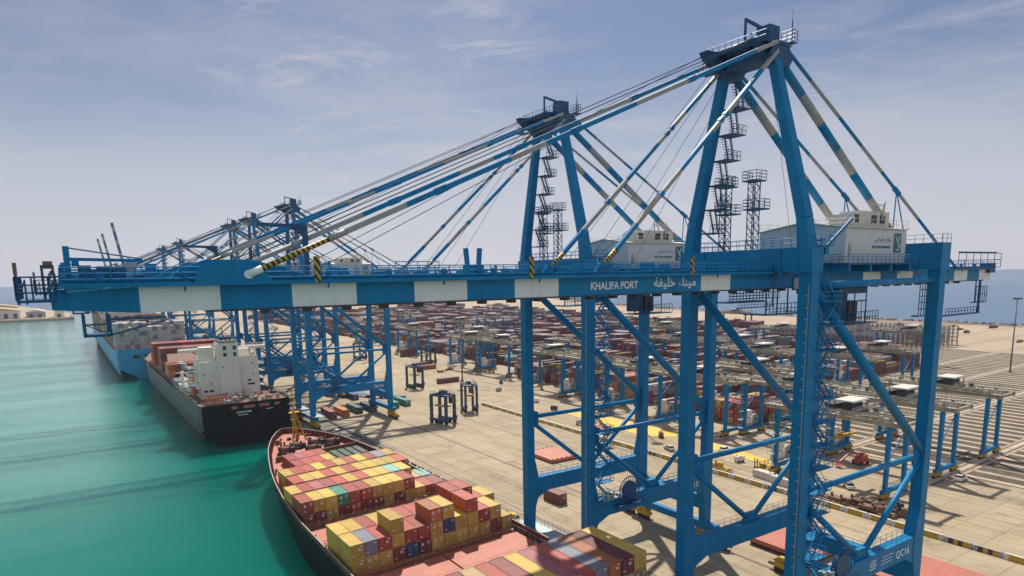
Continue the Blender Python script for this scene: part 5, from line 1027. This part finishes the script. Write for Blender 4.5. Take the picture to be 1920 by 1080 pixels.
# containers, trucks and carriers on the quay
for x, y, c, L_, lb_ in ((11.6, 250.5, 'M', L40, 'maroon container standing at the waterside foot of crane QC14'), (16.8, 250.5, 'O', L40, 'orange container under crane QC14, between the maroon and green ones'), (23.2, 253, 'K', L40, 'dark green container under crane QC14 beside the blue one'), (28.9, 252.5, 'B', L40, 'blue container next to the landside foot of crane QC14'), (39.5, 254, 'G', L20, 'small green container right of crane QC14'), (45.2, 255, 'G', L40, 'long green container right of crane QC14, farthest inland'), (21.4, 119.5, 'M', L20, 'lone maroon container on the quay under crane QC15'), (27, 300, 'M', L40, 'maroon container behind crane QC14'), (33, 283, 'B', L40, 'dark blue container on the lane behind crane QC14')):
    container(Matrix.Translation((x, y, 0)), L_, c, lb_, 'containers set down on the quay')
M['slate'] = mat('dark_slate_blue_paint', (.03, .07, .13), .55, var=.3)
def straddle():
    t = thing('straddle_carrier', '', 'straddle carrier')
    for s in (-2.3, 2.3):
        b = MB(); b.box(s - .45, s + .45, -4.4, 4.4, 1.1, 2.0); b.box(s - .5, s + .5, -4.6, -3.0, 1.9, 2.9); b.build('side_beam', M['slate'], t)
        for y in (-3.6, -1.2, 1.2, 3.6): MB().tube((s - .32, y, .75), (s + .32, y, .75), .75, 0, 14).build('wheel', M['rubber'], t)
        for y in (-3.6, 3.6): MB().box(s - .42, s + .42, y - .5, y + .5, 2, 10.2).build('leg', M['slate'], t)
    b = MB()
    for s in (-2.3, 2.3): b.box(s - .35, s + .35, -4, 4, 10.2, 10.9)
    for y in (-3.6, 3.6): b.box(-1.95, 1.95, y - .3, y + .3, 10.25, 10.8)
    b.box(-1.8, 1.8, -2.6, 1.5, 10.9, 11.3); b.box(-1.2, .6, -2, .6, 11.3, 12.2); b.rail((-2.5, -3.9, 10.9), (-2.5, 3.9, 10.9), 1, .06, 1.3); b.rail((2.5, -3.9, 10.9), (2.5, 3.9, 10.9), 1, .06, 1.3); b.build('top_frame', M['slate'], t)
    MB().box(-1.1, .6, -5.2, -3.9, 8.0, 10.2).build('operator_cabin', M['glass'], t)
    b = MB(); b.box(-1.2, 1.2, -3.0, 3.0, 6.2, 6.7); b.beam((-1, -2.8, 6.6), (-2, -3.4, 10.2), .1); b.beam((1, 2.8, 6.6), (2, 3.4, 10.2), .1); b.beam((1, -2.8, 6.6), (2, -3.4, 10.2), .1); b.build('spreader', M['yellow'], t)
    return t
sc0 = straddle(); first = True
for x, y, rz, lb_ in ((41.6, 217, .35, 'blue straddle carrier on open concrete, nearest crane QC15'), (61, 231, -.3, 'blue straddle carrier beside the first white barrier'), (68.6, 297, .1, 'blue straddle carrier behind the front pair'), (116, 376, .4, 'distant straddle carrier before the maroon stacks'), (147, 352, 1.2, 'straddle carrier at the edge of the stacking yard'), (92, 430, .2, 'far straddle carrier near the long maroon stacks')):
    c = sc0 if first else copy_tree(sc0); first = False; c.location = (x, y, 0); c.rotation_euler = (0, 0, rz); c['label'] = lb_; c['group'] = 'straddle carriers on the quay'
def car(x, y, rz, m, label):
    t = thing('car', label, 'car', (x, y, 0), rz, 'cars on the quay and yard'); b = MB()
    b.prism([(-2.3, .35), (2.2, .35), (2.3, .75), (1.2, .95), (-2.2, 1.0)], -.9, .9); b.build('body', M[m], t)
    b = MB(); b.hexa([(-1.8, -.82, .98), (1.1, -.82, .93), (1.1, .82, .93), (-1.8, .82, .98), (-1.3, -.68, 1.5), (.3, -.68, 1.5), (.3, .68, 1.5), (-1.3, .68, 1.5)]); b.build('window', M['glass'], t); MB().box(-1.28, .28, -.66, .66, 1.505, 1.56).build('roof', M[m], t)
    for a in (-1.45, 1.4):
        for s in (-.88, .7): MB().tube((a, s, .34), (a, s + .18, .34), .34, 0, 12).build('wheel', M['rubber'], t)
car(3.6, 224.6, 1.5, 'shipwhite', 'white car on the grey strip by the ship bow'); car(114, 73.6, .1, 'shipwhite', 'white car parked beside the striped yard at far right'); car(86, 87, .8, 'shipwhite', 'white car behind the legs of crane QC16'); car(90, 128, .2, 'shipwhite', 'small white car on the apron beyond the barriers'); car(78, 139, 1.2, 'grey', 'grey car near the yellow painted ground')
def truck(x, y, rz, col, label):
    t = thing('terminal_truck', label, 'truck', (x, y, 0), rz, 'terminal trucks with trailers'); b = MB(); b.box(6.2, 8.2, -1.2, 1.2, 1.0, 3.1); b.box(8.2, 9, -1.2, 1.2, .7, 1.6); b.build('cab', M['shipwhite'], t); MB().box(8.2, 8.26, -1, 1, 1.9, 2.8).build('window', M['glass'], t)
    b = MB(); b.box(-7, 7, -1.1, 1.1, 1.05, 1.35); b.build('trailer', M['deckred'] if col == 'R' else M['blue'], t)
    for a in (-6, -4.8, 4.6, 8):
        for s in (-1.25, .85): MB().tube((a, s, .5), (a, s + .4, .5), .5, 0, 12).build('wheel', M['rubber'], t)
truck(25.5, 318, 1.5, 'R', 'white cab truck with red trailer under crane QC13'); truck(38.5, 291, 1.9, 'B', 'truck with blue flat trailer behind crane QC14'); truck(47, 277, 2.4, 'B', 'truck with blue flat trailer turning right of crane QC14'); truck(79, 172, 1.2, 'R', 'white cab truck with red trailer by the yellow ground paint'); truck(108, 340, .6, 'R', 'truck with red trailer before the maroon stacks')
# red boom lift
t = thing('boom_lift', 'red boom lift parked on the apron beside a stacking crane', 'boom lift', (108.5, 96.5, 0), 2.9); b = MB(); b.box(-1.9, 1.9, -1.2, 1.2, .7, 1.4); b.hexa([(-1.6, -1, 1.4), (1.4, -1, 1.4), (1.4, 1, 1.4), (-1.6, 1, 1.4), (-1.6, -.9, 2.9), (.6, -.9, 2.5), (.6, .9, 2.5), (-1.6, .9, 2.9)]); b.build('chassis', M['redp'], t)
b = MB(); b.beam((-1.2, 0, 2.8), (4.2, 0, 3.6), .55); b.beam((4.2, 0, 3.6), (7.4, 0, 1.6), .4); b.build('boom', M['redp'], t); b = MB(); b.box(7.2, 8.6, -1.1, 1.1, .6, .75); b.rail((7.2, -1.1, .7), (8.6, -1.1, .7), 1.1, .05, .5); b.rail((8.6, -1.1, .7), (8.6, 1.1, .7), 1.1, .05, .5); b.rail((7.2, 1.1, .7), (8.6, 1.1, .7), 1.1, .05, .5); b.build('basket', M['redp'], t)
for a in (-1.3, 1.3):
    for s in (-1.35, .95): MB().tube((a, s, .5), (a, s + .4, .5), .5, 0, 12).build('wheel', M['rubber'], t)
# spreaders, concrete ballast blocks and machinery by the barriers
def spreader(x, y, rz, label, m='yellow'):
    t = thing('container_spreader', label, 'spreader', (x, y, 0), rz, 'container spreaders parked behind the barriers'); b = MB(); b.box(-5.8, 5.8, -.5, .5, .5, 1.0)
    for a in (-6, 5.6): b.box(a, a + .5, -1.2, 1.2, .3, .8)
    b.build('beam', M[m], t); b = MB(); b.box(-1.6, 1.6, -1, 1, 1.0, 1.6); b.tube((-1.2, 0, 1.6), (-1.2, 0, 2.4), .3); b.tube((1.2, 0, 1.6), (1.2, 0, 2.4), .3); b.box(-3.4, -2.4, -.5, .5, 1, 2.0); b.build('head_block', M['brown' if m == 'brown' else 'yellow'], t)
spreader(73.6, 119, 1.55, 'yellow container spreader behind the barriers, beside the yellow ground paint'); spreader(80.4, 172, 1.5, 'yellow container spreader farthest along the barriers')
for j in range(4): spreader(72.9 + (j % 2) * 2.3, 82.5 - j * 3.6, 1.5 + .1 * j, f"brown weathered container spreader, {ORD[j]} from crane QC16 in the row behind the barriers", 'brown')
for j, (x, y) in enumerate(((75.2, 98.5), (76.3, 104.5))): 
    t = thing('ballast_block', f"{['nearer', 'farther'][j]} white concrete ballast block behind the barriers", 'concrete block', (x, y, 0), 1.5, 'white ballast blocks'); MB().box(-2.7, 2.7, -1, 1, 0, 1.9).build('block', M['cream'], t); b = MB(); [b.tube((a, 0, 1.9), (a, 0, 2.3), .15) for a in (-2, 2)]; b.build('lifting_eye', M['dark'], t)
for j, (x, y) in enumerate(((79.5, 105), (78.6, 99.5), (81, 109))):
    t = thing('forklift', f"yellow forklift beside the white ballast blocks, {ORD[j]} from the barriers end", 'forklift', (x, y, 0), 1.1 + j, 'yellow forklifts'); b = MB(); b.box(-1.6, 1.5, -.9, .9, .5, 1.4); b.box(-1.7, -.6, -.8, .8, 1.4, 1.9); b.build('body', M['yellow'], t); b = MB()
    for a in (-.6, .9):
        for s in (-.7, .7): b.tube((a, s, 1.4), (a, s, 2.7), .06)
    b.box(-.8, 1.1, -.8, .8, 2.7, 2.8); b.build('canopy', M['yellow'], t); b = MB(); b.box(1.6, 1.8, -.5, -.35, .1, 3.8); b.box(1.6, 1.8, .35, .5, .1, 3.8); b.box(1.8, 3.0, -.5, -.3, .1, .2); b.box(1.8, 3, .3, .5, .1, .2); b.build('mast', M['dark'], t)
    for a in (-1, 1):
        for s in (-1, .7): MB().tube((a, s, .42), (a, s + .3, .42), .42, 0, 10).build('wheel', M['rubber'], t)
# generators, crates and small plant on the apron at right
r7 = random.Random(17)
where7 = ['at the right picture edge near the striped yard', 'beside the brown spreaders', 'right of the yellow forklifts', 'beyond the yellow ground paint', 'in line with the end of the red hatch cover', 'at the seaward edge of the container wall', 'in front of the second far block', 'near the straddle carriers', 'before the far maroon stacks', 'behind the last barriers']
for j, (x, y) in enumerate(((104, 47), (79, 72), (84, 118), (88, 152), (79, 183), (88, 210), (92, 228), (100, 245), (95, 262), (108, 280))):
    t = thing('generator', f"{['grey', 'dark', 'white', 'brown'][j % 4]} generator unit on the apron, {where7[j]}", 'generator', (x, y, 0), r7.uniform(0, 3), 'small plant on the apron'); b = MB(); b.box(-1.3, 1.3, -.7, .7, .45, 1.7); b.box(-.5, .4, -.5, .5, 1.7, 1.95); b.build('housing', M[['grey', 'dark', 'shipwhite', 'brown'][j % 4]], t)
    b = MB(); [b.tube((a, s, .3), (a, s + .2, .3), .3, 0, 8) for a in (-.8, .8) for s in (-.8, .6)]; b.tube((1, 0, 1.7), (1, 0, 2.3), .08); b.build('wheel', M['rubber'], t)
# light masts
lm_ = thing('light_mast', '', 'light mast'); b = MB(); b.tube((0, 0, 0), (0, 0, 38), .42, 0, 8, .2); b.tube((0, 0, 0), (0, 0, .8), .8, 0, 8); b.build('pole', M['greybeam'], lm_); b = MB(); b.tube((0, 0, 37.4), (0, 0, 37.6), 1.5, 0, 12)
for i in range(8): a = i * math.tau / 8; b.box(1.7 * math.cos(a) - .35, 1.7 * math.cos(a) + .35, 1.7 * math.sin(a) - .35, 1.7 * math.sin(a) + .35, 37.5, 38.1)
b.build('floodlight_ring', M['dark'], lm_)
for i, (x, y, lb_) in enumerate(((274, 190, 'tall thin light mast against the sea, left of the landside leg of crane QC16'), (330, 141, 'tall thin light mast at the far right before the sea'), (96, 172, 'light mast in the yard seen between the legs of crane QC15'), (97, 300, 'light mast at the seaward edge of the maroon stacks'), (100, 430, 'distant light mast at the seaward edge of the maroon stacks'), (300, 420, 'light mast deep inland among the far stacks'), (450, 330, 'light mast behind the steel racks'), (520, 620, 'farthest light mast near the inland shore'))):
    c = lm_ if i == 0 else copy_tree(lm_); c.location = (x, y, 0); c['label'] = lb_; c['group'] = 'light masts'
# scattered plant and low walls on the far sand
PX = sorted(r7.uniform(470, 640) for _ in range(26))
for i in range(26):
    x = PX[i]; y = r7.uniform(150, 330); b = MB(); a = r7.uniform(4, 14); h = r7.uniform(1, 2.8); z_ = -.02
    c = r7.choice(('brown', 'cM', 'rock', 'cT', 'dark')); b.box(0, a, 0, 2.5, z_, h); b.box(a * .2, a * .5, .3, 2.2, h, h + .6); b.box(a + .6, a + 2.2, 0, 2, z_, h * .7)
    tag(b.build('material_pile', M[c], loc=(x, y, 0), rot=(0, 0, r7.uniform(-.1, .3))), f"{ {'brown': 'rust brown', 'cM': 'maroon', 'rock': 'grey brown', 'cT': 'tan', 'dark': 'dark'}[c]} low pile on the far sand, {nth(i)} counted by distance inland", 'material pile', 'low piles on the far sand')
# buildings on the far land across the water
def shed(x, y, w_, d_, h, m, label):
    t = thing('warehouse', label, 'building', (x, y, 0), 0, 'buildings on the land across the water'); MB().box(0, w_, 0, d_, 0, h).build('wall', M[m], t); b = MB(); b.prism([(-1, h + .01), (w_ + 1, h + .01), (w_ / 2, h + h * .45)], -1, d_ + 1); b.build('roof', M['cT' if m == 'cream' else 'cream'], t)
    b = MB(); [b.box(4 + i * 12, 9 + i * 12, -.15, -.01, 0, h * .6) for i in range(int(w_ / 12))]; b.build('door', M['dark'], t)
shed(-200, 1330, 72, 60, 13, 'cream', 'cream warehouse at the far left across the water'); shed(-230, 1440, 95, 60, 16, 'cream', 'largest warehouse behind the cream one at far left'); shed(-120, 1345, 26, 30, 9, 'grey', 'grey shed right of the cream warehouse'); shed(-82, 1320, 14, 24, 9, 'shipwhite', 'small white building at the tip of the far land'); shed(-320, 1360, 80, 60, 12, 'grey', 'grey warehouse leftmost on the far land')
# haze: closed box of thin air round everything
hz_ = MB(); hz_.box(-2500, 3500, -900, 5200, -10.5, 135); ho = hz_.build('haze', bpy.data.materials.new('haze_air')); tag(ho, kind='stuff')
hm = ho.data.materials[0]; hm.use_nodes = True; hm.node_tree.nodes.clear(); ov = hm.node_tree.nodes.new('ShaderNodeOutputMaterial'); pv = hm.node_tree.nodes.new('ShaderNodeVolumePrincipled')
pv.inputs['Color'].default_value = (.86, .88, 1, 1); pv.inputs['Density'].default_value = .00007; pv.inputs['Anisotropy'].default_value = .2; hm.node_tree.links.new(pv.outputs[0], ov.inputs['Volume'])
